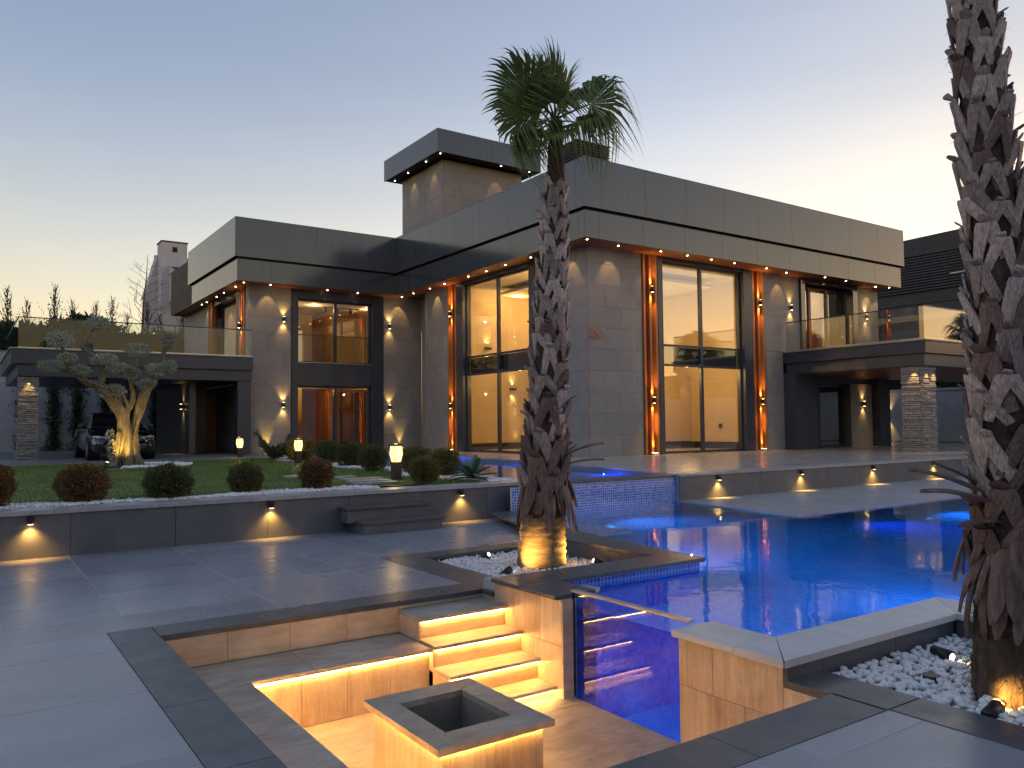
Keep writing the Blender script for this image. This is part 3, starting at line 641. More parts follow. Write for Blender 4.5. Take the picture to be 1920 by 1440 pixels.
# -- left facade (faces -X)
clad('x', XC, YC + .03, 22.14, ZT, ZS, -1, off=1)
slats('x', XC, 22.18, 22.60, ZT, ZS, -1)
vbox('window_surround', XC - .06, XC + .35, 22.62, 23.0, ZT, ZS - .01, 'darkmetal'); vbox('window_surround', XC - .06, XC + .35, 27.56, 28.06, ZT, ZS - .01, 'darkmetal')
vbox('window_head', XC - .02, XC + .35, 23.0, 27.56, 7.34, ZS - .01, 'darkmetal')
frame('x', XC, 23.0, 27.56, ZT + .02, 7.34, -1, (25.28,), (3.70, 4.40), .12)
vbox('spandrel', XC + .28, XC + .34, 23.06, 27.5, 3.76, 4.36, 'recess')
slats('x', XC, 28.08, 28.76, ZT, ZS, -1)
clad('x', XC, 28.79, 30.5, ZT, ZS, -1)
vbox('wall_return', XC - .0, 17.8, 30.505, 30.8, ZT, ZS, 'clad')
vbox('wall_return', 17.5, 17.8, 30.805, 32.7, ZT, ZS, 'clad')
# -- left wing front (faces -Y)
YW = 32.7
clad('y', YW, 9.60, 11.36, ZT, ZS, -1, off=1); clad('y', YW, 15.58, 17.5, ZT, ZS, -1, off=1)
for a, b in ((11.38, 11.64), (15.02, 15.56)):
    for z0, z1 in ((ZT, 1.9), (1.905, 3.2), (3.205, 4.5), (4.505, 5.8), (5.805, ZS - .01)): vbox('window_surround', a, b, YW - .05, YW + .3, z0, z1, 'darkmetal')
vbox('window_head', 11.645, 15.015, YW - .02, YW + .3, 7.10, ZS - .01, 'darkmetal'); vbox('spandrel', 11.645, 15.015, YW - .02, YW + .3, 3.42, 4.38, 'darkmetal')
frame('y', YW, 11.645, 15.015, 4.385, 7.095, -1, (13.38,), (), .16, .08); frame('y', YW, 11.645, 15.015, ZT + .02, 3.415, -1, (13.38,), (), .16, .08)
gb = MB().quad((11.65, YW + .05, 4.42), (15.01, YW + .05, 4.42), (15.01, YW + .05, 5.57), (11.65, YW + .05, 5.57)).obj('guard_glass', 'clear', villa)
box('guard_rail', 11.65, 15.01, YW + .03, YW + .07, 5.571, 5.60, 'darkmetal', gb); box('guard_sill', 11.65, 15.01, YW - .03, YW + .14, 4.385, 4.415, 'steel', gb)
# -- left wing side (faces -X)
XW = 9.60
clad('x', XW, YW + .03, 33.15, 4.30, ZS, -1); slats('x', XW, 33.2, 33.9, 4.3, ZS, -1)
vbox('door_reveal', XW - .05, XW + .6, 33.92, 34.35, 4.3, ZS - .01, 'darkmetal')
frame('x', XW, 34.36, 38.2, 4.32, 7.25, -1, (36.2,), (), .35, .09)
vbox('door_head', XW, XW + .5, 34.36, 38.2, 7.26, ZS - .01, 'darkmetal')
slats('x', XW, 38.25, 38.95, 4.3, ZS, -1); clad('x', XW, 39.0, 44, 4.3, ZS, -1, tw=2.8)
clad('x', XW, YW + .03, 44, ZT, 3.5, -1, tw=2.8)

# -- roof: soffit, core, two bands of panels
def panels(ax, plane, us, z0, z1, out, par, name='fascia_panel', t=.03):
    for a, b in zip(us, us[1:]):
        a, b = min(a, b), max(a, b); d0, d1 = sorted((plane, plane - out * t))
        if ax == 'y': box(name, a + .003, b - .003, d0, d1, z0, z1, 'panel', par, .003)
        else: box(name, d0, d1, a + .003, b - .003, z0, z1, 'panel', par, .003)
FX, FY, FYW, FXW, FXR = 15.82, 18.89, 31.85, 8.89, 33.60     # lower fascia planes
sof = MB()
sof.prism([(FX + .03, FY + .03), (FXR - .03, FY + .03), (FXR - .03, YC - .002), (FX + .03, YC - .002)], ZS - .02, ZS)
sof.prism([(FX + .03, YC), (XC - .002, YC), (XC - .002, YW), (FX + .03, YW)], ZS - .02, ZS)
sof.prism([(FXW + .03, FYW + .03), (FX + .028, FYW + .03), (FX + .028, YW), (FXW + .03, YW)], ZS - .02, ZS)
sof.prism([(FXW + .03, YW + .002), (XW, YW + .002), (XW, 44), (FXW + .03, 44)], ZS - .02, ZS)
sof.prism([(33.27, YC), (FXR - .03, YC), (FXR - .03, 32), (33.27, 32)], ZS - .02, ZS)
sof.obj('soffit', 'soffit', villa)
core = MB(); core.box(FX + .035, FXR - .035, FY + .035, 44, ZS + .002, ZTOP - .25); core.box(FXW + .035, FX + .034, FYW + .035, 44, ZS + .002, ZTOP - .25)
roof = core.obj('roof', 'recess', villa)
rf_lo = [15.82, 16.39, 18.28, 20.2, 22.11, 24.0, 25.88, 27.8, 29.71, 31.64, 33.6]; rf_up = [15.70, 16.42, 18.3, 20.19, 22.07, 23.96, 25.92, 27.82, 29.72, 31.69, 33.7]
lf_lo = [18.92, 19.2, 21.06, 22.92, 24.76, 26.6, 28.47, 30.24, 31.85]; lf_up = [18.80, 19.18, 21.05, 22.91, 24.79, 26.69, 28.52, 30.33, 31.74]
zl0, zl1, zu0, zu1 = ZS - .025, 8.33, 8.40, ZTOP
g1 = vbox('fascia', FX + .5, FXR - .5, FY + .09, FY + .2, ZS + .01, ZTOP - .3, 'recess')
panels('y', FY, rf_lo, zl0, zl1, -1, g1); panels('y', FY - .12, rf_up, zu0, zu1, -1, g1, t=.05)
panels('x', FX, lf_lo, zl0, zl1, -1, g1); panels('x', FX - .12, lf_up, zu0, zu1, -1, g1, t=.05)
panels('x', FXR, [18.92, 21, 23, 25, 27, 29, 31], zl0, zl1, 1, g1); panels('x', FXR + .1, [18.82, 21, 23, 25, 27, 29, 31], zu0, zu1, 1, g1, t=.05)
g2 = vbox('fascia', FXW + .5, FX - .3, FYW + .09, FYW + .2, ZS + .01, ZTOP - .3, 'recess')
panels('y', FYW, [8.92, 10.23, 12.08, 13.93, 15.85], zl0, zl1, -1, g2); panels('y', FYW - .12, [8.82, 12.1, 15.745], zu0, zu1, -1, g2, t=.05)
panels('x', FXW, [31.85, 32.4, 33.61, 35.38, 37.26, 39.3], zl0, zl1, -1, g2); panels('x', FXW - .12, [31.73, 33.77, 35.58, 37.26, 39.6], zu0, zu1, -1, g2, t=.05)
box('fascia_panel', FXW + .03, 12, 39.27, 39.3, zl0, zl1, 'panel', g2); box('fascia_panel', FXW - .07, 12, 39.55, 39.6, zu0, zu1, 'panel', g2)
# thin lip on top of the parapet
for a in ((FX - .12, FXR + .1, FY - .121, FY + .15), (FX - .121, FX + .15, FY + .155, 31.7), (FXW - .12, FX - .125, FYW - .121, FYW + .15), (FXW - .121, FXW + .15, FYW + .155, 39.6)): vbox('parapet_cap', *a, ZTOP + .001, ZTOP + .02, 'panel')

# -- rooftop tower
TX0, TY0, TX1, TY1 = 18.0, 31.5, 22.4, 35.6
clad('x', TX0, TY0 + .03, TY1, 9.7, 13.88, -1, tw=1.5, th=.83); clad('y', TY0, TX0, TX1, 9.7, 13.88, -1, tw=2.0, th=.83)
vbox('tower_core', TX0 + .1, TX1, TY0 + .1, TY1 - .1, 9.7, 13.86, 'cladback'); vbox('tower_corner_trim', TX0 - .012, TX0 + .015, TY0 - .012, TY0 + .015, 9.7, 13.87, 'panel')
trf = vbox('tower_roof', 17.34, 23.0, 30.8, 36.2, 13.92, 14.9, 'recess')
panels('x', 17.30, [30.77, 33.9, 36.23], 13.9, 14.95, -1, trf, 'roof_panel'); panels('y', 30.76, [17.3, 20.2, 23.0], 13.9, 14.95, -1, trf, 'roof_panel'); panels('x', 23.03, [30.77, 33.9, 36.23], 13.9, 14.95, 1, trf, 'roof_panel')
# -- roof vent cowl
vc = MB().box(17.2, 18.5, 20.9, 22.1, 9.7, 10.75).obj('vent_cowl', 'panel', villa, loc=(17.8, 21.5, 9.7))
for k in range(6): box('louvre', 17.1, 18.6, 20.8, 22.2, 10.77 + k * .095, 10.80 + k * .095, 'darkmetal', vc, .004)
box('vent_core', 17.3, 18.4, 21.0, 22.0, 10.752, 11.30, 'recess', vc); box('vent_lid', 17.08, 18.62, 20.78, 22.22, 11.345, 11.39, 'panel', vc)

# -- soffit downlights
def downlight(x, y, z, p=0, ang=80, aim=(0, 0, -1)):
    me = _cache.get('dl') 
    if me is None: me = _cache['dl'] = MB().lathe([(.03, 0), (.03, -.008), (.02, -.01)], k=12).raw('downlight', 'dl')
    o = add('downlight', me, villa, (x, y, z))
    if p: spot((x, y, z - .03), aim, p, ang, o, .5, (1, .56, .20), .03)
for i, (x, y) in enumerate([(16.11, 19.15), (17.56, 19.3), (19.35, 19.17), (20.63, 19.17), (21.87, 19.19), (23.1, 19.2), (24.9, 19.19), (26.3, 19.35), (28.49, 19.15), (29.96, 19.18), (32.4, 19.35), (33.13, 19.16)]):
    downlight(x, y, ZS - .021, 26, 62, (0, .42, -1))
for x, y in [(16.28, 31.16), (16.3, 29.7), (16.27, 28.4), (16.25, 26.5), (16.26, 25.22), (16.22, 23.88), (16.21, 22.3), (16.2, 20.6)]: downlight(x, y, ZS - .021, 26, 62, (.42, 0, -1))
for x, y in [(9.28, 32.3), (10.35, 32.29), (12.81, 32.35), (14.19, 32.35), (16.3, 32.3)]: downlight(x, y, ZS - .021, 30, 62, (0, .35, -1))
for x, y in [(9.28, 33.45), (9.29, 35.25), (9.32, 36.57), (9.34, 38.37), (9.32, 39.2)]: downlight(x, y, ZS - .021, 20, 62, (.3, 0, -1))
for x, y in [(17.58, 31.0), (17.58, 32.34), (17.66, 34.32), (17.7, 35.81)]: downlight(x, y, 13.899, 24, 50, (.3, 0, -1))
for x, y in [(20.86, 31.0), (22.51, 31.0)]: downlight(x, y, 13.899, 24, 50, (0, .3, -1))

# -- right balcony
bal = tag(empty('balcony', (27, 17, 3.6)), 'dark balcony slab on the right of the house above the covered terrace', 'balcony')
box('slab', 26.62, 40, 14.2, YC - .005, 3.98, 4.40, 'darkmetal', bal, .01); box('slab_lower', 26.72, 40, 14.3, YC - .005, 3.56, 3.975, 'darkmetal', bal, .01)
run('slab_edging', bal, 26.56, 40, 14.14, 14.5, 4.405, 4.455, 'copgrey', 1.2, 'x', .004); run('slab_edging', bal, 26.56, 26.9, 14.505, YC - .01, 4.405, 4.455, 'copgrey', 1.2, 'y', .004)
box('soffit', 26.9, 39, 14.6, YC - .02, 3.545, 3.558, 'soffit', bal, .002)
def balustrade(parent, pts, z0, z1, gm='clear'):
    for k, ((xa, ya), (xb, yb)) in enumerate(zip(pts, pts[1:])):
        MB().quad((xa, ya, z0), (xb, yb, z0), (xb, yb, z1), (xa, ya, z1)).obj('pane', gm, parent)
        dx, dy = xb - xa, yb - ya; L = math.hypot(dx, dy); nx, ny = -dy / L * .02, dx / L * .02
        MB().prism([(xa + nx, ya + ny), (xb + nx, yb + ny), (xb - nx, yb - ny), (xa - nx, ya - ny)], z1 + .001, z1 + .035).obj('rail', 'darkmetal', parent)
        MB().prism([(xa + nx, ya + ny), (xb + nx, yb + ny), (xb - nx, yb - ny), (xa - nx, ya - ny)], z0 - .005, z0 + .03).obj('channel', 'steel', parent)
bs = tag(empty('glass_balustrade', (26.62, 16, 4.46)), 'clear glass balustrade of the right balcony with palm reflections', 'balustrade')
balustrade(bs, [(26.64, 19.7), (26.64, 17.9), (26.64, 16.1), (26.64, 14.24), (28.4, 14.24), (30.2, 14.24), (32, 14.24), (34, 14.24)], 4.47, 5.56, 'clearR')

# -- left carport
YF = 32.0
cp = tag(empty('carport', (5, 36, 3.5)), 'dark flat carport roof with terrace joined to the left of the house', 'carport')
box('slab', 1.42, 9.58, YF, 40.5, 3.94, 4.44, 'darkmetal', cp, .01); box('slab_lower', 1.62, 9.58, YF + .14, 40.5, 3.52, 3.935, 'darkmetal', cp, .01)
box('slab_edging', 1.36, 9.58, YF - .06, YF + .3, 4.445, 4.49, 'copgrey', cp); box('slab_edging', 1.36, 1.7, YF + .305, 40.5, 4.445, 4.49, 'copgrey', cp)
box('column', 9.05, 9.57, YF + .2, YF + .68, ZT, 3.515, 'darkmetal', cp)
box('entry_wall', 7.55, 7.8, 33.6, 40, ZT, 3.515, 'darkmetal', cp); box('entry_door', 8.0, 9.5, 37.2, 37.35, ZT, 3.1, 'wood', cp); box('entry_panel', 7.81, 8.6, 35.2, 35.35, ZT, 3.515, 'intdark', cp)
bs2 = tag(empty('glass_balustrade', (5, YF, 4.49)), 'long glass balustrade along the carport roof terrace on the left', 'balustrade')
balustrade(bs2, [(1.62, 40.4), (1.62, 36), (1.62, YF + .1), (3.45, YF + .1), (5.4, YF + .1), (7.4, YF + .1), (9.54, YF + .1)], 4.495, 5.53)

# -- ledgestone pillars
def pillar(x0, x1, y0, y1, z0, z1, lab, h=.072):
    o = tag(empty('stone_pillar', ((x0 + x1) / 2, (y0 + y1) / 2, z0)), lab, 'pillar', 'ledgestone pillars')
    box('core', x0 + .05, x1 - .05, y0 + .05, y1 - .05, z0, z1, 'ledgeback', o)
    r = random.Random(int(x0 * 100)); z = z0
    while z < z1 - .02:
        hh = min(h * r.uniform(.75, 1.25), z1 - z); e = [r.uniform(0, .045) for _ in range(6)]
        s = x0 + (x1 - x0) * r.uniform(.3, .7)
        box('stone', x0 + .02 - e[0] * .4, s - .004, y0 + .03 - e[1], y0 + .12, z + .006, z + hh - .006, 'ledge', o, .006)
        box('stone', s, x1 - .02 + e[2] * .4, y0 + .03 - e[3], y0 + .12, z + .006, z + hh - .006, 'ledge', o, .006)
        box('stone', x0 + .03 - e[4], x0 + .12, y0 + .121, y1 - .02, z + .006, z + hh - .006, 'ledge', o, .006)
        z += hh
    return o
p1 = pillar(1.66, 2.28, YF + .25, YF + .95, ZT - .02, 3.515, 'ledgestone pillar under the left end of the carport')
p2 = pillar(26.78, 27.62, 14.4, 15.2, ZT, 3.54, 'ledgestone pillar under the right balcony corner', .075)
for o, pts in ((p1, [(1.97, YF + .14, 3.40)]), (p2, [(27.0, 14.26, 3.46), (27.42, 14.26, 3.46), (26.66, 14.7, 3.46)])):
    for p in pts: spot(p, (0, .12, -1) if p[0] != 26.66 else (.12, 0, -1), 26, 75, o, .8)

# -- interior rooms seen through the glass
def room(x0, x1, y0, y1, z0, z1, wall='intwall', floor='intfloor', open_=()):
    e = .05
    vbox('room_floor', x0, x1, y0, y1, z0 - e, z0, floor); vbox('room_ceiling', x0, x1, y0, y1, z1, z1 + e, 'intceil')
    if 'x0' not in open_: vbox('room_wall', x0 - e, x0, y0, y1, z0, z1, wall)
    if 'x1' not in open_: vbox('room_wall', x1, x1 + e, y0, y1, z0, z1, wall)
    if 'y0' not in open_: vbox('room_wall', x0, x1, y0 - e, y0, z0, z1, wall)
    if 'y1' not in open_: vbox('room_wall', x0, x1, y1, y1 + e, z0, z1, wall)
room(17.02, 25.4, 20.12, 28.5, ZT + .03, 7.32, open_=('x0', 'y0'))
vbox('skirting', 17.1, 25.39, 28.46, 28.499, ZT + .031, ZT + .30, 'intdark'); vbox('skirting', 25.36, 25.399, 20.2, 28.45, ZT + .031, ZT + .30, 'intdark')
vbox('ceiling_cove', 18.2, 24.4, 21.3, 27.4, 7.02, 7.12, 'intceil')
vbox('mezzanine', 20.6, 25.39, 24.8, 28.49, 3.72, 4.3, 'intwall')
vbox('inner_wall', 18.9, 25.38, 23.6, 23.75, ZT + .031, 3.71, 'intwall'); vbox('skirting', 18.9, 25.35, 23.56, 23.599, ZT + .031, ZT + .32, 'intdark')
AMB = (1, .60, .19)
for x, y, z, p in ((18.2, 24.0, 6.6, 40), (18.6, 24.6, 6.9, 80), (19.0, 27.2, 6.9, 70), (20.4, 21.4, 3.6, 62), (22.9, 21.4, 3.6, 62), (18.2, 25.8, 3.5, 40), (18.2, 22.4, 3.5, 30), (21.0, 27.2, 6.6, 40)): point((x, y, z), p * (1.7 if z < 5 else 1.2), villa, AMB, .03)
room(10.0, 16.8, 33.05, 37.6, 4.40, 7.12, open_=('y0',)); [point((x, 34.4, 6.95), 30, villa, (1, .60, .24), .03) for x in (11.6, 13.0, 15.6)]
vbox('curtain', 11.0, 12.2, 37.2, 37.5, 4.41, 7.1, 'intbrown'); vbox('partition', 14.1, 14.3, 35.2, 37.59, 4.41, 7.1, 'intbrown')
room(10.0, 16.8, 33.05, 37.6, ZT + .03, 3.42, wall='intbrown', open_=('y0',)); [point((x, 34.4, 3.25), 18, villa, (1, .50, .14), .03) for x in (11.6, 13.0, 15.6)]
vbox('partition', 13.9, 14.1, 35.0, 37.59, ZT + .031, 3.4, 'wood'); vbox('skirting', 10.0, 16.8, 37.5, 37.59, ZT + .031, ZT + .3, 'intdark')
room(27.8, 33.0, 20.6, 25, 4.42, 7.3, open_=('y0',)); point((29, 22, 7.1), 30, villa, (1, .62, .24), .03); vbox('partition', 30.3, 30.5, 20.65, 23, 4.43, 7.28, 'wood')
room(27.0, 32.8, 20.25, 25, ZT + .03, 3.3, wall='intdark', floor='intdark', open_=('y0',)); vbox('partition', 30.2, 30.4, 21, 24.9, ZT + .04, 3.28, 'wood')
point((29, 22.5, 3.0), 3, villa)
# interior fixtures
def plate(name, x0, x1, y0, y1, z0, z1, mat): return vbox(name, x0, x1, y0, y1, z0, z1, mat)
plate('socket', 25.33, 25.358, 21.9, 22.05, 1.5, 1.65, 'lampblk')
def in_sconce(x, y, z, d):
    o = vbox('interior_sconce', x - .16, x + .16, y - .09, y, z - .05, z + .05, 'lampblk')
    spot((x, y - .05, z + .06), (0, .12, 1), 30, 70, o, .9, (1, .70, .25)); spot((x, y - .05, z - .06), (0, .12, -1), 30, 60, o, .9, (1, .70, .25))
in_sconce(18.36, 28.45, 4.92, 0); in_sconce(19.63, 28.45, 3.22, 0); spot((19.8, 28.3, .72), (0, .1, 1), 30, 50, villa, .9, (1, .7, .2))
tr = MB().tube([(19.0, 25.0, 7.0), (19.0, 25.0, 6.25)], .008, 6).obj('pendant', 'lampblk', villa, loc=(19, 25, 7))
MB().lathe([(.01, .07), (.05, .04), (.06, 0), (.05, -.04), (.01, -.06)], (19.0, 25.0, 6.2), 10).obj('pendant_bulb', 'lens_w', tr, True)
tk = vbox('track_light', 13.2, 14.9, 33.9, 33.94, 6.98, 7.02, 'lampblk')
for x in (13.35, 13.95, 14.55):
    MB().tube([(x, 33.92, 6.97), (x - .05, 33.86, 6.80)], .07, 10).obj('track_head', 'lampblk', tk)
# ------------------------------------------------------------------ outdoor lamps
def sconce(loc, n, lab, group='wall sconces', p=26, r=.055, h=.20):
    """cylindrical up and down wall lamp; n: outward wall normal"""
    n = Vector(n); loc = Vector(loc); c = loc + n * .10
    o = tag(empty('wall_sconce', loc), lab, 'wall lamp', group)
    MB().tube([loc, c], .025, 8).obj('bracket', 'lampblk', o)
    MB().tube([c + Vector((0, 0, -h / 2)), c + Vector((0, 0, h / 2))], r, 14).obj('housing', 'lampblk', o, True)
    for s in (1, -1):
        MB().tube([c + Vector((0, 0, s * (h / 2 + .001))), c + Vector((0, 0, s * (h / 2 + .006)))], r * .75, 12).obj('lens', 'lens', o)
        spot(c + Vector((0, 0, s * (h / 2 + .03))), Vector((0, 0, s)) - n * .20, p * 1.25 * rng.uniform(.85, 1.15), 84, o, 1.0, (1, .56, .16))
    return o
sconce((11.02, YW, 6.15), (0, -1, 0), 'upper black sconce left of the left wing window')
sconce((15.84, YW, 6.15), (0, -1, 0), 'upper black sconce right of the left wing window')
sconce((11.02, YW, 2.60), (0, -1, 0), 'lower black sconce left of the left wing window')
sconce((15.84, YW, 2.52), (0, -1, 0), 'lower black sconce right of the left wing window')
sconce((27.05, YC, 6.22), (0, -1, 0), 'black sconce left of the balcony door')
sconce((32.25, YC, 6.22), (0, -1, 0), 'black sconce right of the balcony door')
sconce((31.85, YC, 2.45), (0, -1, 0), 'black sconce in the shade below the right balcony', p=16)
for x, lab in ((19.39, 'timber fins left of the tall right window'), (25.08, 'timber fins right of the tall right window')):
    sconce((x, YC - .05, 6.26), (0, -1, 0), 'upper sconce on the ' + lab, p=55); sconce((x, YC - .05, 2.48), (0, -1, 0), 'lower sconce on the ' + lab, p=55)
sconce((XC - .05, 28.42, 6.26), (-1, 0, 0), 'upper sconce on the timber fins left of the corner window', p=55)
sconce((XC - .05, 28.42, 2.48), (-1, 0, 0), 'lower sconce on the timber fins left of the corner window', p=55)
sconce((XW - .05, 33.55, 5.9), (-1, 0, 0), 'sconce on the timber fins of the roof terrace door', p=40)
sconce((7.55, 34.6, 2.55), (-1, 0, 0), 'sconce beside the entrance under the carport', p=40)
# fin uplights
def uplight(loc, d, lab, p=60, ang=50, lens='lens_w', col=(1, .52, .12)):
    loc = Vector(loc); o = tag(empty('ground_uplight', loc), lab, 'uplight', 'ground uplights')
    MB().box(loc.x - .14, loc.x + .14, loc.y - .07, loc.y + .07, loc.z, loc.z + .07).obj('housing', 'steel', o)
    MB().box(loc.x - .11, loc.x + .11, loc.y - .05, loc.y + .05, loc.z + .071, loc.z + .076).obj('lens', lens, o)
    spot(loc + Vector((0, 0, .10)), d, p, ang, o, .9, col); return o
uplight((19.39, YC - .14, ZT), (0, .10, 1), 'glowing uplight at the foot of the fins left of the tall right window', 190)
uplight((25.08, YC - .14, ZT), (0, .10, 1), 'glowing uplight at the foot of the fins right of the tall right window', 190)
uplight((XC - .14, 28.42, ZT), (.10, 0, 1), 'glowing uplight at the foot of the fins left of the corner window', 130)
uplight((10.35, YW - .14, ZT), (0, .12, 1), 'uplight behind the junipers at the left wing wall', 70, col=(1, .62, .12))
uplight((16.35, YW - .14, ZT), (0, .12, 1), 'uplight behind the nearest bollard at the left wing wall', 70, col=(1, .62, .12))
# step lamps on the low walls
def steplamp(x, y, z, lab, p=24):
    o = tag(empty('step_lamp', (x, y, z)), lab, 'wall lamp', 'down lamps on the low walls')
    box('housing', x - .045, x + .045, y - .06, y - .001, z - .03, z + .045, 'lampblk', o, .006)
    MB().lathe([(.042, .0), (.042, -.05), (.034, -.055)], (x, y - .065, z - .0), 14).obj('shade', 'lampblk', o)
    MB().lathe([(.03, -.056), (.03, -.059), (.015, -.06)], (x, y - .065, z - .0), 12).obj('lens', 'lens', o)
    spot((x, y - .07, z - .08), (0, .10, -1), p * rng.uniform(.85, 1.15), 118, o, 1.0, (1, .50, .10), .03)
for x, lab in ((.80, 'down lamp on the planter wall, farthest left'), (3.97, 'down lamp on the planter wall left of the garden steps'), (7.36, 'down lamp on the planter wall right of the garden steps')): steplamp(x, 12.32, .515, lab)
for x, lab in ((13.6, 'down lamp on the terrace wall beside the spill wall'), (16.5, 'second down lamp from the spill wall on the terrace wall'), (19.5, 'third down lamp from the spill wall on the terrace wall'), (22.5, 'down lamp on the terrace wall below the ledgestone pillar')): steplamp(x, 11.9, .515, lab, 32)
# bollards
def bollard(x, y, lab, h=.74):
    o = tag(empty('bollard_lamp', (x, y, ZT - .05)), lab, 'bollard lamp', 'garden bollard lamps'); z = ZT - .05
    box('post', x - .085, x + .085, y - .085, y + .085, z, z + h * .52, 'lampblk', o, .006)
    b = MB(); z0, z1 = z + h * .522, z + h * .95
    b.v += [(x + sx * r, y + sy * r, zz) for r, zz in ((.07, z0), (.10, (z0 + z1) / 2), (.088, z1)) for sx, sy in ((-1, -1), (1, -1), (1, 1), (-1, 1))]
    for k in (0, 4): b.f += [[k + i, k + (i + 1) % 4, k + 4 + (i + 1) % 4, k + 4 + i] for i in range(4)]
    b.obj('lantern', 'lantern', o)
    b2 = MB(); b2.tube([(x, y, z0 + .02), (x, y, z1 - .08)], .045, 10); 
    for sx, sy in ((-1, -1), (1, -1), (1, 1), (-1, 1)): MB().tube([(x + sx * .072, y + sy * .072, z0), (x + sx * .102, y + sy * .102, (z0 + z1) / 2), (x + sx * .09, y + sy * .09, z1)], .007, 6).obj('rib', 'lampblk', o)
    box('cap', x - .11, x + .11, y - .11, y + .11, z1 + .001, z1 + .045, 'lampblk', o, .008)
    point((x, y, z + h * 1.02), 4, o); point((x - .2, y - .25, z + h * .7), 5, o, rad=.1)
bollard(8.29, 29.2, 'lit bollard lamp by the carport column'); bollard(8.51, 23.8, 'lit bollard lamp between the shrubs and the left wing window'); bollard(7.34, 14.82, 'lit bollard lamp standing nearest, on the lawn edge')
# garden spots (black cylinders on spikes)
def gspot(loc, d, lab, p=60, ang=70, s=1.0, col=(1, .56, .12)):
    loc = Vector(loc); d = Vector(d).normalized(); o = tag(empty('garden_spotlight', loc), lab, 'spotlight', 'spotlights in the palm beds')
    a = loc + Vector((0, 0, .05 * s))
    MB().tube([a - d * .09 * s, a + d * .06 * s], [.035 * s, .045 * s], 14).obj('housing', 'lampblk', o, True)
    MB().tube([a + d * .061 * s, a + d * .066 * s], .026 * s, 14).obj('lens', 'lens_w', o)
    MB().tube([a, loc - Vector((0, 0, .1))], .012 * s, 6).obj('spike', 'lampblk', o)
    spot(a + d * .10 * s, d, p, ang, o, .9, col)
gspot((5.36, 7.92, -.08), (.62, .10, .25), 'black spotlight at the front left of the central palm bed', 50)
gspot((6.62, 7.75, -.08), (-.65, .35, .3), 'black spotlight at the right of the central palm bed', 60)
gspot((5.75, 9.0, -.08), (.35, -.8, .5), 'spotlight behind the left of the central palm', 50)
gspot((5.92, 3.10, -.04), (-.15, -.95, -.12), 'black spotlight lying on the pebbles behind the right palm', 22, s=1.0)
gspot((5.03, 2.36, -.05), (.72, .06, .05), 'black spotlight at the pebble edge left of the right palm', 16, s=1.0)
o = tag(empty('lamp_cap', (5.42, 2.93, -.05)), 'round black lamp cap lying among the white pebbles', 'lamp cap'); MB().lathe([(.062, -.02), (.062, .035), (.055, .045)], (5.42, 2.93, -.05), 18).obj('cap', 'lampblk', o)
o = tag(empty('tree_uplight', (3.35, 24.6, ZT)), 'small lit spotlight on the lawn aimed at the olive trunk', 'uplight'); MB().tube([(3.35, 24.6, ZT), (3.40, 24.65, ZT + .12)], .05, 10).obj('housing', 'lampblk', o)
MB().tube([(3.402, 24.652, ZT + .122), (3.405, 24.655, ZT + .128)], .04, 10).obj('lens', 'lens_w', o); spot((3.45, 24.6, ZT + .2), (.6, .72, .55), 110, 60, o, .9, (1, .60, .12)); spot((4.3, 24.0, ZT + .1), (-.15, .9, .7), 90, 60, o, .9, (1, .62, .12))
# ------------------------------------------------------------------ plants
M['boot'] = surf('grey_brown_leaf_base', (.20, .145, .12), (.56, .48, .44), 4, (3, 3, .8), (.6, .8), .35, .35, 50, .006, .38)
M['bootd'] = surf('dark_dead_leaf_base', (.085, .052, .044), (.26, .18, .155), 5, (3, 3, .8), (.6, .8), .3, .25, 60, .004, .25)
M['palmcore'] = surf('fibrous_palm_trunk', (.035, .024, .019), (.11, .078, .062), 14, (1, 1, .5), (.85, 1), .2, .9, 45, .02, 0, shift=False)
M['palmbase'] = surf('bare_ringed_palm_trunk', (.16, .105, .06), (.36, .25, .15), 6, (1, 1, 5), (.8, .95), .2, .8, 16, .012, 0, shift=False)
M['fibre'] = surf('palm_fibre', (.06, .04, .03), (.16, .11, .085), 20, rough=(.8, .95), shift=False, rnd=0)
def leafmat(name, a, b, scale=6, rough=(.4, .55), tr=.25, rnd=.2, spec=.4):
    t = NT(name); v = t.coord((1, 1, 1), True); n = t.noise(v, scale, 3)
    col = t.val(t.ramp(n, [(.3, a), (.7, b)]), rnd); t.l(col, t.b.inputs['Base Color']); t.b.inputs['Roughness'].default_value = rough[0]; t.b.inputs['Specular IOR Level'].default_value = spec
    td = t.n('BsdfTranslucent'); t.l(col, td.inputs[0]); mx = t.n('MixShader'); mx.inputs[0].default_value = tr
    t.l(t.b.outputs[0], mx.inputs[1]); t.l(td.outputs[0], mx.inputs[2]); t.l(mx.outputs[0], t.o.inputs[0]); return t.m
M['frond'] = leafmat('fan_palm_leaf', (.09, .14, .035), (.20, .27, .085), tr=.35)
M['olive'] = leafmat('olive_leaf', (.24, .27, .19), (.50, .53, .42), 12, tr=.15)
M['box_g'] = leafmat('green_shrub_leaf', (.05, .07, .018), (.15, .165, .05), 9, tr=.15)
M['box_r'] = leafmat('russet_shrub_leaf', (.13, .06, .02), (.28, .16, .05), 9, tr=.15)
M['box_y'] = leafmat('yellow_green_shrub_leaf', (.10, .09, .02), (.23, .20, .055), 9, tr=.15)
M['hedge'] = leafmat('dark_hedge_leaf', (.02, .038, .016), (.055, .085, .034), 5, tr=.1)
M['turf'] = leafmat('artificial_hedge_green', (.012, .065, .016), (.03, .11, .03), 8, tr=.1)
M['conif'] = leafmat('conifer_needles', (.030, .034, .020), (.070, .070, .042), 5, tr=.2)
M['cycad'] = leafmat('cycad_leaf', (.07, .13, .075), (.14, .22, .13), 8, tr=.1)
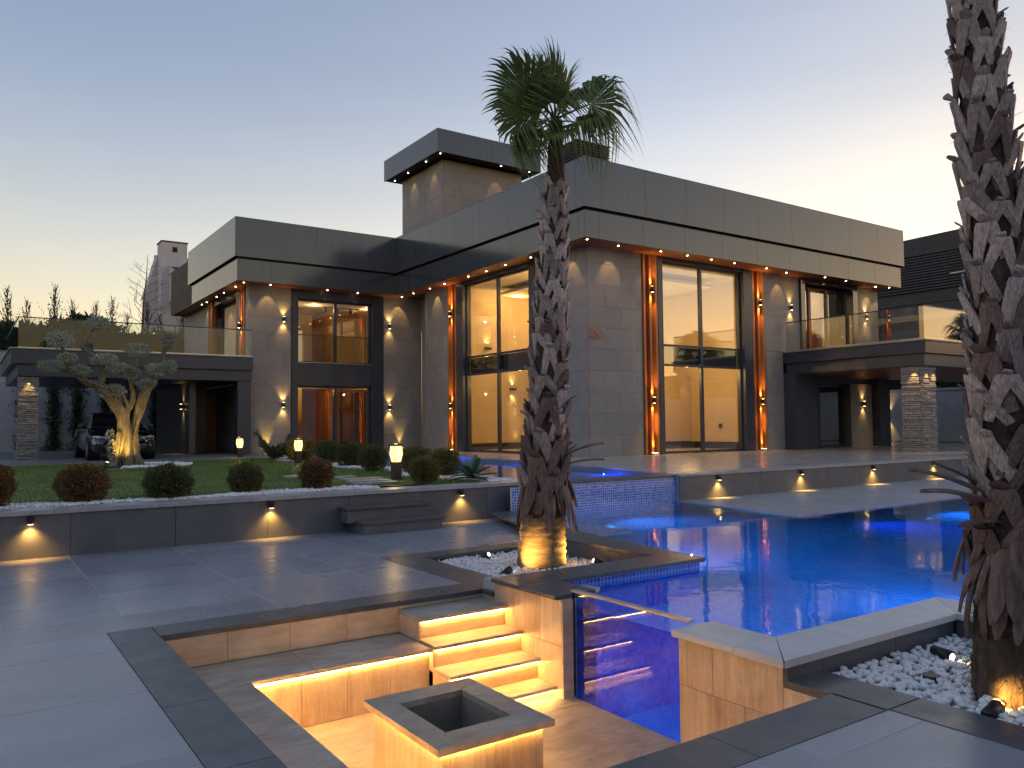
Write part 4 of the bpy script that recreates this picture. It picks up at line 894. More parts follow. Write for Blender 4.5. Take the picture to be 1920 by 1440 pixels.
M['grass'] = leafmat('lawn_grass', (.095, .165, .035), (.215, .30, .085), .9, tr=.2)
M['bark'] = surf('olive_bark', (.10, .085, .065), (.30, .26, .20), 7, (1.4, 1.4, .35), (.8, .95), .2, .9, 14, .03, 0, shift=False, dist=.8)
M['twig'] = surf('bare_twig', (.10, .07, .05), (.18, .13, .10), 9, rough=(.8, .9), shift=False)

def leafcloud(n, place, L, Wd, seed, bend=.0):
    """n small two-triangle leaves; place(rs) -> (pos, out normal) arrays"""
    rs = np.random.RandomState(seed); P, N = place(rs, n)
    d = N + rs.normal(0, .65, (n, 3)); d /= np.linalg.norm(d, axis=1)[:, None]
    t = np.cross(d, rs.normal(0, 1, (n, 3))); t /= np.linalg.norm(t, axis=1)[:, None] + 1e-9
    l = (L * rs.uniform(.6, 1.3, n))[:, None]; ww = (Wd * rs.uniform(.7, 1.2, n))[:, None]
    v = np.stack([P, P + d * l * .5 + t * ww * .5, P + d * l, P + d * l * .5 - t * ww * .5], 1).reshape(-1, 3)
    return v, np.arange(n * 4).reshape(-1, 4)
def npmesh(name, v, f, mat, smooth=False):
    me = bpy.data.meshes.new(name); f = np.asarray(f); me.vertices.add(len(v)); me.vertices.foreach_set('co', np.asarray(v, np.float32).ravel())
    k = f.shape[1]; me.loops.add(f.size); me.loops.foreach_set('vertex_index', f.astype(np.int32).ravel())
    me.polygons.add(len(f)); me.polygons.foreach_set('loop_start', np.arange(0, f.size, k, dtype=np.int32))
    if smooth: me.polygons.foreach_set('use_smooth', np.ones(len(f), bool))
    me.update(calc_edges=True); me.materials.append(M[mat]); return me
def ball(rx, rz, jit=.10, core=.0):
    def pl(rs, n):
        d = rs.normal(0, 1, (n, 3)); d /= np.linalg.norm(d, axis=1)[:, None]
        ph = d * 5; lump = 1 + jit * (np.sin(ph[:, 0] * 1.7 + 1) * np.sin(ph[:, 1] * 1.3) + np.sin(ph[:, 2] * 2 + 2) * .6)
        r = (1 - rs.uniform(0, .38, n) ** 1.6) * lump
        p = d * r[:, None] * np.array([rx, rx, rz]); return p, d
    return pl

# ---- palms
def boot_mesh(seed, mat):
    r = random.Random(seed); V, F = [], []
    def strap(path, wid, th):
        # path: list of (theta, z, rad, half width); strap lies on the trunk
        b = len(V); n = len(path)
        for i, (th_, z, rad, hw) in enumerate(path):
            p0 = path[max(i - 1, 0)]; p1 = path[min(i + 1, n - 1)]
            dx, dz = (p1[0] - p0[0]), (p1[1] - p0[1]); l = math.hypot(dx, dz) or 1; nx, nz = -dz / l, dx / l
            for s, rr in ((-1, 0), (0, .05), (1, 0), (1, -th), (-1, -th)):
                a, zz, q = th_ + nx * hw * s, z + nz * hw * s, rad + rr
                V.append((q * math.cos(a), q * math.sin(a), zz))
        for i in range(n - 1):
            for j in range(5): F.append([b + i * 5 + j, b + i * 5 + (j + 1) % 5, b + (i + 1) * 5 + (j + 1) % 5, b + (i + 1) * 5 + j])
        F.append([b + j for j in range(5)][::-1]); F.append([b + (n - 1) * 5 + j for j in range(5)])
    for s in (-1, 1):
        sp = r.uniform(.42, .80); h = r.uniform(1.2, 2.0); hw = r.uniform(.19, .27); o = r.uniform(0, .10); lift = r.uniform(.10, .26)
        pts = [(s * .05, .24, 1.20 + o + lift, hw * .85)]
        for k in range(6):
            t = k / 5; pts.append((s * (.09 + sp * t ** 1.1), -h * t + .06, 1.17 + o + lift * (1 - t) ** 2 - .20 * t, hw * (1.0 - .12 * t)))
        strap(pts, 0, .10)
    # torn stub on top
    q = r.choice((.05, .08, .14, .3)); strap([(0, .0, 1.15, .26), (r.uniform(-.05, .05), .24, 1.20, .24), (r.uniform(-.12, .12), .38 + q * .3, 1.27 + q, .17), (r.uniform(-.2, .2), .44 + q * .4, 1.32 + q * 1.3, .08)], 0, .06)
    return mk('leaf_base', V, F, mat)
def skirt_mesh(seed, mat):
    r = random.Random(seed); V, F = [], []; n = 6; hw = r.uniform(.035, .08); L = r.uniform(.35, .75); out = r.uniform(.01, .12); tw = r.uniform(-.35, .35)
    for i in range(n):
        t = i / (n - 1); x = out * math.sin(t * 2.4) + .03 + .02 * t; z = -L * t; y0 = tw * t * t * .3; h = hw * (1 - .35 * t + .25 * math.sin(t * 3)) * (1 if t < .95 else .35)
        for s, e in ((-1, 0), (0, .02), (1, 0)): V.append((x + e, y0 + s * h, z)); 
        for s, e in ((1, -.012), (-1, -.012)): V.append((x + e, y0 + s * h * .98, z))
    for i in range(n - 1):
        for j in range(5): F.append([i * 5 + j, i * 5 + (j + 1) % 5, (i + 1) * 5 + (j + 1) % 5, (i + 1) * 5 + j])
    F.append([0, 1, 2, 3, 4][::-1]); F.append([(n - 1) * 5 + j for j in range(5)])
    return mk('dead_leaf_base', V, F, mat)
def frond_mesh(seed, Lp, Rb, droop):
    r = random.Random(seed); V, F = [], []
    def petz(x): return -.10 * (x / Lp) ** 2 * Lp
    pts = [Vector((Lp * t, 0, petz(Lp * t))) for t in (0, .33, .66, 1)]
    b = MB(); b.tube(pts, [.022, .016, .013, .010], 6); V += b.v; F += b.f
    N = 40; ox, oz = Lp, petz(Lp)
    for k in range(N):
        u = (k + .5) / N * 2 - 1; a = u * R(118) + r.uniform(-.02, .02); Rl = Rb * (.74 + .26 * math.cos(u * 1.4)) * r.uniform(.88, 1.08)
        da = R(236) / N * .5; joint = .50 + .06 * r.random(); dr = droop * r.uniform(.7, 1.4); sw = r.uniform(-.12, .12)
        base = len(V); st = [.03, .25, joint, .68, .82, .93, 1.0]
        for i, t in enumerate(st):
            rad = Rl * t; hw = (rad * math.tan(da) * 1.03 if t <= joint else Rl * joint * math.tan(da) * max(.05, (1 - (t - joint) / (1 - joint)) * .9))
            over = max(0, t - joint) / (1 - joint); aa = a + sw * over
            zz = -.16 * Rl * t * t * abs(u) + .06 * t * Rl - dr * Rl * .62 * over ** 1.7; sh = 1 - .34 * dr * over ** 1.5
            cx, cy = ox + math.cos(aa) * rad * sh, math.sin(aa) * rad * sh
            px, py = -math.sin(aa) * hw, math.cos(aa) * hw; pl = hw * .55
            V += [(cx - px, cy - py, oz + zz), (cx, cy, oz + zz + pl), (cx + px, cy + py, oz + zz)]
        for i in range(len(st) - 1):
            for j in range(2): F.append([base + i * 3 + j, base + i * 3 + j + 1, base + (i + 1) * 3 + j + 1, base + (i + 1) * 3 + j])
    return mk('frond', V, F, 'frond')
BOOTS = [boot_mesh(s, 'boot') for s in range(6)]; BOOTSD = [boot_mesh(20 + s, 'bootd') for s in range(4)]; SKIRT = [skirt_mesh(s, 'bootd') for s in range(6)]
FRONDS = [frond_mesh(1, .50, .86, .9), frond_mesh(2, .42, .80, 1.3), frond_mesh(3, .36, .80, .25), frond_mesh(4, .55, .88, 1.6)]
M['palmbaseR'] = surf('fibrous_brown_palm_foot', (.05, .034, .024), (.17, .12, .085), 16, (1, 1, .35), (.85, 1), .2, 1.0, 40, .02, 0, shift=False)
def palm(base, path, rad, z_boot, z_skirt, lab, seed, crown, rows=.155, per=5, nf=1500, stubs=(), foot='palmbase', fz=-.2):
    """path: trunk centre line (x, y, z); rad(z): core radius"""
    o = tag(empty('fan_palm', base), lab, 'palm tree', 'fan palms by the pool'); r = random.Random(seed)
    def cen(z):
        for a, b in zip(path, path[1:]):
            if z <= b[2]: t = (z - a[2]) / (b[2] - a[2]); return Vector((a[0] + (b[0] - a[0]) * t, a[1] + (b[1] - a[1]) * t, z))
        return Vector(path[-1])
    z0, z1 = path[0][2], path[-1][2]; V, F = [], []; k = 28; n = int((z1 - z0) / .035)
    rs = np.random.RandomState(seed)
    def ring(za, zb, jit, name, mat):
        V, F = [], []; n = max(3, int((zb - za) / .03))
        for i in range(n + 1):
            z = za + (zb - za) * i / n; c = cen(z); ru = 1 + jit * .5 * math.sin(i * 2.1) 
            for j in range(k):
                a = 2 * math.pi * j / k; rr = rad(z) * ru * (1 + jit * rs.normal() * .6); V.append((c.x + rr * math.cos(a), c.y + rr * math.sin(a), z))
        for i in range(n):
            for j in range(k): F.append([i * k + j, i * k + (j + 1) % k, (i + 1) * k + (j + 1) % k, (i + 1) * k + j])
        F.append([n * k + j for j in range(k)])
        b = MB(); b.v, b.f = V, F; return b.obj(name, mat, o, True)
    zs = z_skirt[0] if z_skirt else z_boot[0]
    ring(z0, zs + .05, .045, 'trunk_base', foot); ring(zs, z1, .05, 'trunk', 'palmcore')
    z, row = z_boot[0], 0
    while z < z_boot[1]:
        rr = rad(z); m = per
        for i in range(m):
            a = 2 * math.pi * (i + .5 * (row % 2)) / m + r.uniform(-.28, .28); zz = z + r.uniform(-.06, .06); low = r.random() < max(.12, .9 - (z - z_boot[0]) * .55)
            me = r.choice(BOOTSD if low else BOOTS); s = rr * r.uniform(.95, 1.10)
            add('leaf_base', me, o, cen(zz), (0, r.uniform(-.06, .02), a + 0), (s, s * r.uniform(.9, 1.1), s * r.uniform(.85, 1.25)))
        z += rows * (rr / .22) ** .5; row += 1
    if z_skirt:
        for i in range(z_skirt[2]):
            a = 2 * math.pi * i * .381966 + r.uniform(-.2, .2); zz = z_skirt[0] + (z_skirt[1] - z_skirt[0]) * (.42 + .58 * r.random()); c = cen(zz); rr = rad(zz)
            s = r.uniform(.75, 1.15) * z_skirt[3]
            add('dead_leaf_base', r.choice(SKIRT), o, (c.x + rr * math.cos(a), c.y + rr * math.sin(a), zz), (r.uniform(-.15, .15), r.uniform(-.30, .05), a), (s, s, s))
    for (a, el, zz, s) in stubs:
        c = cen(zz); rr = rad(zz); add('dead_leaf_base', SKIRT[0], o, (c.x + rr * math.cos(a), c.y + rr * math.sin(a), zz), (0, -R(90 + el), a), (s, s, s))
    # loose fibres
    V, F = [], []
    for i in range(nf):
        zz = r.uniform(zs + fz, z1) if i % 3 else r.uniform(zs + fz, zs + .3); a = r.uniform(0, 6.283); c = cen(max(zz, z0)); rr = rad(zz) * r.uniform(1.0, 1.16)
        p = Vector((c.x + rr * math.cos(a), c.y + rr * math.sin(a), zz)); d = Vector((math.cos(a), math.sin(a), 0)) * r.uniform(.1, 1) + Vector((r.gauss(0, .7), r.gauss(0, .7), r.uniform(-1, .8))); d.normalize()
        L = r.uniform(.03, .11); q = p + d * L * .6 + Vector((0, 0, -.015)); e = p + d * L + Vector((r.gauss(0, .012), r.gauss(0, .012), -.03)); wv = Vector((r.gauss(0, 1), r.gauss(0, 1), r.gauss(0, 1))).normalized() * .0013
        b = len(V); V += [p - wv, p + wv, q + wv, q - wv, e]; F += [[b, b + 1, b + 2, b + 3], [b + 3, b + 2, b + 4]]
    b = MB(); b.v, b.f = [tuple(v) for v in V], F; b.obj('trunk_fibres', 'fibre', o)['kind'] = 'stuff'
    top = cen(z1)
    for (phi, el, k, s, roll, *ys) in crown:
        add('frond', FRONDS[k], o, top + Vector((0, 0, r.uniform(-.12, .06))), (roll, -R(el), R(phi)), (s, s * (ys[0] if ys else 1), s))
    # petiole bundle below the crown
    return o
YD = math.degrees(YAW)                      # the view runs along azimuth 90-YD from +X
vr = -YD                                    # azimuth (deg from +X) of image right
pathC = [(6.02, 8.14, -.18), (6.07, 8.10, 1.0), (6.12, 8.07, 2.34), (6.17, 8.03, 3.7), (6.22, 8.0, 4.87), (6.23, 8.0, 5.58)]
def radC(z): return float(np.interp(z, [-.2, .0, .6, 1.0, 2.3, 3.7, 4.7, 5.05, 5.58], [.325, .31, .26, .235, .185, .150, .122, .10, .09]))
crownC = [(vr + 100, 87, 2, 1.18, .2, .42), (vr + 70, 82, 2, 1.1, 1.0, .5), (vr + 150, 78, 2, 1.0, .6, .5), (vr + 20, 72, 2, .85, -.5, .5), (vr + 200, 66, 2, .95, .8, .7),
          (vr + 195, 42, 0, .92, .8), (vr + 215, 18, 0, .90, .9), (vr + 180, 56, 0, .76, .3), (vr + 205, -22, 1, .80, .2), (vr + 175, -30, 1, .78, 0),
          (vr + 0, 28, 3, .88, -.5), (vr - 20, 4, 3, .76, .2), (vr + 25, 14, 1, .70, 0), (vr + 110, 10, 1, .7, 0), (vr + 275, -28, 1, .62, .2), (vr + 235, 30, 1, .76, .9), (vr + 300, 24, 1, .66, .5)]
palm((6.02, 8.14, -.15), pathC, radC, (1.05, 4.85), (.55, 1.22, 34, .72), 'tall central fan palm in the pebble bed in front of the house', 11, crownC, .175, 4, 1500, stubs=[(R(vr - 25), 10, 1.28, .9), (R(vr - 12), 3, 1.16, .8)])
pathR = [(5.48, 2.47, -.2), (5.50, 2.46, .65), (5.53, 2.44, 1.32), (5.52, 2.45, 2.0), (5.50, 2.45, 2.86), (5.46, 2.48, 3.74), (5.43, 2.50, 4.46), (5.38, 2.54, 6.9)]
def radR(z): return float(np.interp(z, [-.2, .2, .8, 1.4, 2.0, 2.9, 3.8, 4.5, 6.9], [.22, .205, .175, .162, .155, .143, .126, .11, .09]))
crownR = [(i * 137.5, 70 - i * 6, [2, 0, 0, 1, 3][i % 5], 1.0, rng.uniform(-.4, .4)) for i in range(18)]
palm((5.48, 2.47, -.15), pathR, radR, (.95, 6.5), (.34, 1.10, 46, .62), 'nearest fan palm with woven trunk at the right edge', 23, crownR, .165, 4, 4200,
     stubs=[(R(vr + 180), 12, 1.22, .75), (R(vr + 200), 4, 1.16, .8), (R(vr + 215), -5, 1.05, .6), (R(vr + 175), 22, 1.26, .5)], foot='palmbaseR', fz=-.45)
# palms outside the frame on the right, which the balcony and window glass mirror
for (x, y, h, sd) in ((50.5, 4.6, 6.8, 31), (57.5, 3.2, 7.4, 32), (44.5, -.5, 6.8, 33)):
    pth = [(x, y, .0), (x + .1, y, h * .5), (x + .05, y + .1, h)]
    cr = [(i * 137.5, 75 - i * 6.5, [2, 0, 0, 1, 3][i % 5], 1.7, rng.uniform(-.4, .4)) for i in range(18)]
    palm((x, y, 0), pth, lambda z, h=h: .24 - .10 * z / h, (1, h - .3), None, {31: 'fan palm mirrored in the left of the balcony glass', 32: 'fan palm mirrored in the right of the balcony glass', 33: 'fan palm mirrored in the tall right window'}[sd], sd, cr, .35, 4, 200)

# ---- pebbles
def pebbles(name, lab, poly_fn, n, size, z, seed, cat='pebbles', flat=.62):
    rs = np.random.RandomState(seed)
    # low-poly pebble: icosahedron
    t = (1 + 5 ** .5) / 2; ico = np.array([(-1, t, 0), (1, t, 0), (-1, -t, 0), (1, -t, 0), (0, -1, t), (0, 1, t), (0, -1, -t), (0, 1, -t), (t, 0, -1), (t, 0, 1), (-t, 0, -1), (-t, 0, 1)]); ico = ico / np.linalg.norm(ico[0])
    fc = np.array([(0, 11, 5), (0, 5, 1), (0, 1, 7), (0, 7, 10), (0, 10, 11), (1, 5, 9), (5, 11, 4), (11, 10, 2), (10, 7, 6), (7, 1, 8), (3, 9, 4), (3, 4, 2), (3, 2, 6), (3, 6, 8), (3, 8, 9), (4, 9, 5), (2, 4, 11), (6, 2, 10), (8, 6, 7), (9, 8, 1)])
    P = poly_fn(rs, n); m = len(P); s = size * rs.uniform(.6, 1.25, m)
    sc_ = np.stack([s * rs.uniform(.8, 1.3, m), s * rs.uniform(.7, 1.0, m), s * rs.uniform(flat - .1, flat + .15, m)], 1)
    v = ico[None] * sc_[:, None, :] * (1 + rs.normal(0, .06, (m, 12, 1)))
    a = rs.uniform(0, 6.28, m); b = rs.normal(0, .35, m); ca, sa, cb, sb = np.cos(a)[:, None], np.sin(a)[:, None], np.cos(b)[:, None], np.sin(b)[:, None]
    x, y, zz = v[..., 0], v[..., 1], v[..., 2]; x, zz = x * cb - zz * sb, x * sb + zz * cb; x, y = x * ca - y * sa, x * sa + y * ca
    v = np.stack([x + P[:, 0:1], y + P[:, 1:2], zz + P[:, 2:3]], 2).reshape(-1, 3)
    f = (fc[None] + (np.arange(m) * 12)[:, None, None]).reshape(-1, 3)
    o = add(name, npmesh(name, v, f, 'pebble', True)); return tag(o, lab, cat, None, 'stuff')
def inrect(x0, x1, y0, y1, z, h, cut=None):
    def fn(rs, n):
        p = np.stack([rs.uniform(x0, x1, n), rs.uniform(y0, y1, n)], 1)
        if cut is not None: p = p[cut(p)]
        zz = z + rs.uniform(0, h, len(p)); return np.concatenate([p, zz[:, None]], 1)
    return fn
pebbles('pebbles', 'white pebbles round the foot of the nearest palm', inrect(4.93, 6.66, 1.2, 3.37, -.10, .085, lambda p: np.hypot(p[:, 0] - 5.48, p[:, 1] - 2.47) > .21), 4200, .031, 0, 1)
pebbles('pebbles', 'white pebbles in the bed of the central palm', inrect(4.98, 6.74, 6.92, 9.23, -.115, .07, lambda p: np.hypot(p[:, 0] - 6.02, p[:, 1] - 8.14) > .30), 7500, .023, 0, 2)
def strip(rs, n):
    x = rs.uniform(-5, 6.0, n); w_ = .42 + .22 * np.sin(x * 1.5 + .6) + .1 * np.sin(x * 3.7); y = 12.72 + rs.uniform(0, 1, n) * w_; return np.stack([x, y, np.full(n, ZT - .02) + rs.uniform(0, .045, n)], 1)
pebbles('pebbles', 'white pebble strip along the planter wall coping', strip, 8500, .026, 0, 3)
def strip2(rs, n):
    t = rs.uniform(0, 1, n); y = 12.78 + t * 14.5; x = 8.85 + (y - 12.3) * .045 - rs.uniform(0, 1, n) * (.75 + .25 * np.sin(y * 1.3)); return np.stack([x, y, np.full(n, ZT - .03) + rs.uniform(0, .045, n)], 1)
pebbles('pebbles', 'white pebbles among the ball shrubs beside the reflecting pool', strip2, 7000, .032, 0, 4)
def ringp(rs, n):
    a = rs.uniform(-1.9, 1.6, n); r_ = rs.uniform(.75, 1.25, n); p = np.stack([4.15 + r_ * np.cos(a) * 1.25, 25.4 + r_ * np.sin(a) * 1.1 - .2, np.full(n, ZT - .03) + rs.uniform(0, .05, n)], 1); return p
pebbles('pebbles', 'white pebbles ringing the foot of the olive tree', ringp, 1600, .05, 0, 5)

# ---- lawn: blades on a turf sheet
lawn_poly = [(-16, 13.05), (8.2, 13.05), (8.3, 16), (8.7, 20), (9.1, 24), (9.6, 28.5), (-16, 28.5)]
MB().prism(lawn_poly, ZT - .059, ZT - .035).obj('turf_sheet', 'grass', None, loc=(0, 20, ZT - .04)); tag(bpy.data.objects['turf_sheet'], 'green turf under the raised lawn blades', 'lawn', None, 'stuff')
rs = np.random.RandomState(5); n = 90000
u = rs.uniform(0, 1, n); y = 13.0 + 15.4 * u ** 1.5; x = rs.uniform(-4.5, 1, n) * 0 + rs.uniform(-4, 8.6, n) + (y - 13) * .05
edge = 13.12 + .20 * np.sin(x * 1.5 + .6) + .1 * np.sin(x * 3.7)
k = (y > edge) & (x < 8.15 + (y - 13) * .085 + .12 * np.sin(y * 2)) & (np.hypot((x - 4.1) / 1.3, y - 25.3) > .8); x, y = x[k], y[k]; n = len(x)
h = rs.uniform(.018, .05, n) * (1 + .3 * np.sin(x * 2.1) * np.sin(y * 1.7)); a = rs.uniform(0, 6.28, n); wd = .0035 + .00032 * y; lean = rs.normal(0, .016, (n, 2))
z0 = np.full(n, ZT - .037); v = np.stack([np.stack([x - np.cos(a) * wd, y - np.sin(a) * wd, z0], 1), np.stack([x + np.cos(a) * wd, y + np.sin(a) * wd, z0], 1), np.stack([x + lean[:, 0], y + lean[:, 1], z0 + h], 1)], 1).reshape(-1, 3)
tag(add('lawn_grass', npmesh('lawn_grass', v, np.arange(3 * n).reshape(-1, 3), 'grass')), 'short green lawn grass on the raised garden', 'grass', None, 'stuff')
# black edging between lawn and pebbles
b = MB(); pts = [(x_, 13.16 + .20 * math.sin(x_ * 1.5 + .6) + .1 * math.sin(x_ * 3.7)) for x_ in [-6 + .25 * i for i in range(53)]]
for (xa, ya), (xb, yb) in zip(pts, pts[1:]): b.box(xa, xb + .002, min(ya, yb) - .012, max(ya, yb) + .012, ZT - .05, ZT + .012)
tag(b.obj('lawn_edging', 'rubber', None, loc=(0, 13, ZT)), 'black plastic edging strip between lawn and white pebbles', 'edging')
for i, (x_, y_) in enumerate(((6.5, 14.0), (6.65, 14.6), (6.8, 15.3), (6.55, 16.1), (6.2, 17.0))):
    o = box('stepping_stone', x_ - .42, x_ + .42, y_ - .13, y_ + .13, ZT - .03, ZT - .005 + .02, 'copgrey', None, .006)
    tag(o, ['first', 'second', 'third', 'fourth', 'fifth'][i] + ' stepping stone in the lawn counted from the planter wall', 'stepping stone', 'stepping stones across the lawn')

# ---- ball shrubs
SH = {}
for q_, mat in enumerate(('box_g', 'box_r', 'box_y')):
    for s in range(2):
        v, f = leafcloud(5600, ball(1, .95, .07 + .05 * s), .15 + .04 * s, .045, 40 + s * 7 + q_ * 3); SH[mat, s] = npmesh('foliage', v, f, mat)
        
core_me = None
M['shrubcore'] = surf('inner_twigs_and_shade', (.012, .012, .006), (.03, .024, .012), 9, rough=(.9, 1), shift=False)
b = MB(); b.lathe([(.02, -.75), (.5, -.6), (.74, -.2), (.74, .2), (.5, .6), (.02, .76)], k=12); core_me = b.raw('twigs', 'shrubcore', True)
def shrub(x, y, r_, mat, lab, rz=None, s=0):
    o = tag(empty('ball_shrub', (x, y, ZT - .03)), lab, 'shrub', 'clipped ball shrubs'); rz = rz or r_ * .94; c = (x, y, ZT - .03 + rz * 1.0)
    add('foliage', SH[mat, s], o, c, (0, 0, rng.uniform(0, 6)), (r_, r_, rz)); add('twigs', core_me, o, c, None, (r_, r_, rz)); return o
shrub(.30, 13.1, .36, 'box_r', 'russet ball shrub cut off by the left edge of the view')
shrub(1.50, 13.15, .345, 'box_r', 'russet ball shrub on the planter wall, first whole one from the left', .30)
shrub(2.63, 13.0, .325, 'box_g', 'dark green ball shrub between two brownish ones on the planter wall', .28, 1)
shrub(3.86, 13.25, .27, 'box_y', 'olive brown ball shrub on the planter wall', .265)
shrub(5.06, 13.25, .27, 'box_r', 'reddish ball shrub on the planter wall nearest the garden steps', .28, 1)
shrub(8.84, 22.2, .38, 'box_g', 'green ball shrub just right of the spiky yucca'); shrub(8.66, 20.2, .36, 'box_g', 'green ball shrub, second right of the yucca', None, 1)
shrub(8.34, 18.1, .345, 'box_g', 'green ball shrub left of the nearest bollard'); shrub(8.62, 16.4, .34, 'box_y', 'yellow green ball shrub just right of the nearest bollard', None, 1)
shrub(7.22, 13.4, .285, 'box_y', 'yellow green ball shrub in front, near the cycad'); shrub(8.45, 14.85, .33, 'box_y', 'olive ball shrub directly behind the cycad', None, 1)
shrub(8.75, 24.2, .42, 'box_y', 'ball shrub hidden behind the middle bollard')
# spreading juniper
def juniper(x, y, r_, lab, seed):
    o = tag(empty('juniper', (x, y, ZT)), lab, 'shrub', 'spreading junipers'); rs_ = np.random.RandomState(seed)
    for i in range(13):
        a = i * 2.4 + rs_.uniform(-.3, .3); L = r_ * rs_.uniform(.8, 1.25); el = rs_.uniform(.35, 1.0)
        d = np.array([math.cos(a) * math.cos(el), math.sin(a) * math.cos(el), math.sin(el)])
        def pl(rs2, n, d=d, L=L):
            t = rs2.uniform(.1, 1, n); p = d[None] * (t * L)[:, None] + rs2.normal(0, .05, (n, 3)) * (1.1 - t)[:, None]; p[:, 2] += .05; return p, np.tile(d, (n, 1))
        v, f = leafcloud(160, pl, .14, .035, seed * 20 + i); add('branch', npmesh('branch', v, f, 'box_g'), o, (x, y, ZT))
juniper(8.5, 26.0, .85, 'spiky spreading juniper left of the middle bollard', 3); juniper(8.95, 25.2, .62, 'rounded juniper beside the middle bollard', 4)
# yucca and cycad
def blades(name, lab, cat, loc, n, L, mat, seed, pinn, up=(.5, 1.3)):
    o = tag(empty(name, loc), lab, cat); r = random.Random(seed)
    for i in range(n):
        a = i * 2.39996; el = up[0] + (up[1] - up[0]) * (i / n) + r.uniform(-.08, .08); l = L * r.uniform(.85, 1.1) * (1.0 if i < n * .7 else .85); b = MB(); S = 10 if pinn else 5; ctr = []
        for k in range(S + 1):
            t = k / S; rr = l * t * math.cos(el) * (1 + .1 * t); zz = l * (t * math.sin(el) - .42 * t * t * math.cos(el) ** 1.5); ctr.append(Vector((math.cos(a) * rr, math.sin(a) * rr, zz)))
        side = Vector((-math.sin(a), math.cos(a), 0))
        if not pinn:
            for k in range(S):
                w0, w1 = .022 * (1 - k / S) + .002, .022 * (1 - (k + 1) / S) + .001; b.quad(ctr[k] - side * w0, ctr[k] + side * w0, ctr[k + 1] + side * w1, ctr[k + 1] - side * w1)
        else:
            b.tube(ctr, [.012 * (1 - .7 * k / S) for k in range(S + 1)], 5)
            for k in range(42):
                t = .12 + .88 * k / 42; j = min(int(t * S), S - 1); p = ctr[j].lerp(ctr[j + 1], t * S - j); d = (ctr[j + 1] - ctr[j]).normalized(); ll = .17 * L * math.sin(.35 + 2.6 * t) + .02
                for s in (-1, 1):
                    q = p + (side * s * .85 + d * .55 + Vector((0, 0, .28))).normalized() * ll; b.quad(p - d * .011, p + d * .011, q)
        b.v = [(v[0] + loc[0], v[1] + loc[1], v[2] + loc[2]) for v in b.v]; b.obj('leaf', mat, o)
    return o
M['yucca'] = leafmat('yucca_blade', (.12, .15, .07), (.24, .27, .15), 6)
blades('cycad', 'dark green cycad with arching feathery fronds by the reflecting pool', 'cycad', (8.32, 13.45, ZT + .03), 17, .62, 'cycad', 8, True, (.15, 1.2))
blades('yucca', 'pale spiky yucca among the ball shrubs', 'yucca', (9.3, 25.2, ZT), 30, .85, 'yucca', 9, False, (.5, 1.45))

# ---- olive tree
ol = tag(empty('olive_tree', (4.0, 25.4, ZT)), 'old olive tree with gnarled lit trunk and clipped leaf pads', 'olive tree')
def limb(pts, rads, k=14, seed=0, gn=.16, name='branch'):
    rs_ = np.random.RandomState(seed); P = [np.array(p, float) for p in pts]
    # resample (Catmull-Rom)
    C, Rr = [], []
    for i in range(len(P) - 1):
        p0, p1, p2, p3 = P[max(i - 1, 0)], P[i], P[i + 1], P[min(i + 2, len(P) - 1)]
        for s in np.linspace(0, 1, 7, endpoint=False):
            C.append(.5 * (2 * p1 + (p2 - p0) * s + (2 * p0 - 5 * p1 + 4 * p2 - p3) * s * s + (3 * p1 - p0 - 3 * p2 + p3) * s ** 3)); Rr.append(rads[i] + (rads[i + 1] - rads[i]) * s)
    C.append(P[-1]); Rr.append(rads[-1]); b = MB(); n = len(C); ph = rs_.uniform(0, 6, 4)
    for i in range(n):
        d = C[min(i + 1, n - 1)] - C[max(i - 1, 0)]; d /= np.linalg.norm(d); u_ = np.cross(d, (0, 1, 0)); u_ /= np.linalg.norm(u_); v_ = np.cross(u_, d)
        for j in range(k):
            a = 2 * math.pi * j / k; z = i * .22; g = 1 + gn * (math.sin(3 * a + ph[0] + z * 1.2) + .9 * abs(math.sin(4 * a + ph[1] - z * .7)) + .5 * math.sin(2 * a + ph[2] + z * 2.1) + .5 * math.sin(9 * a + ph[3] + z * .6)) - gn * .5 + rs_.normal() * gn * .18
            b.v.append(tuple(C[i] + (u_ * math.cos(a) + v_ * math.sin(a)) * Rr[i] * g))
    for i in range(n - 1):
        for j in range(k): b.f.append([i * k + j, i * k + (j + 1) % k, (i + 1) * k + (j + 1) % k, (i + 1) * k + j])
    b.f.append([(n - 1) * k + j for j in range(k)]); return b.obj(name, 'bark', ol, True)
Y = 25.4
limb([(3.84, Y, ZT - .1), (3.84, Y, .95), (3.90, Y, 1.4), (3.90, Y + .05, 1.95), (3.66, Y, 2.40), (3.25, Y, 2.90), (2.95, Y - .05, 3.02), (2.6, Y - .1, 3.25), (2.15, Y - .1, 3.36)], [.24, .15, .125, .13, .135, .115, .08, .06, .045], 40, 1, .26, 'trunk')
limb([(4.26, Y - .05, ZT - .1), (4.20, Y, 1.0), (4.20, Y, 1.5), (4.32, Y + .1, 2.1), (4.50, Y + .1, 2.75), (4.82, Y + .05, 3.35), (4.95, Y, 3.8), (5.03, Y, 4.15)], [.20, .11, .09, .10, .11, .10, .07, .045], 36, 2, .26, 'trunk')
limb([(4.06, Y - .2, ZT - .1), (4.02, Y - .22, 1.0), (4.0, Y - .12, 1.6), (3.98, Y, 2.15), (4.12, Y - .05, 2.5), (4.1, Y - .1, 2.9), (4.02, Y - .1, 3.3)], [.18, .10, .09, .085, .07, .055, .04], 30, 3, .22)
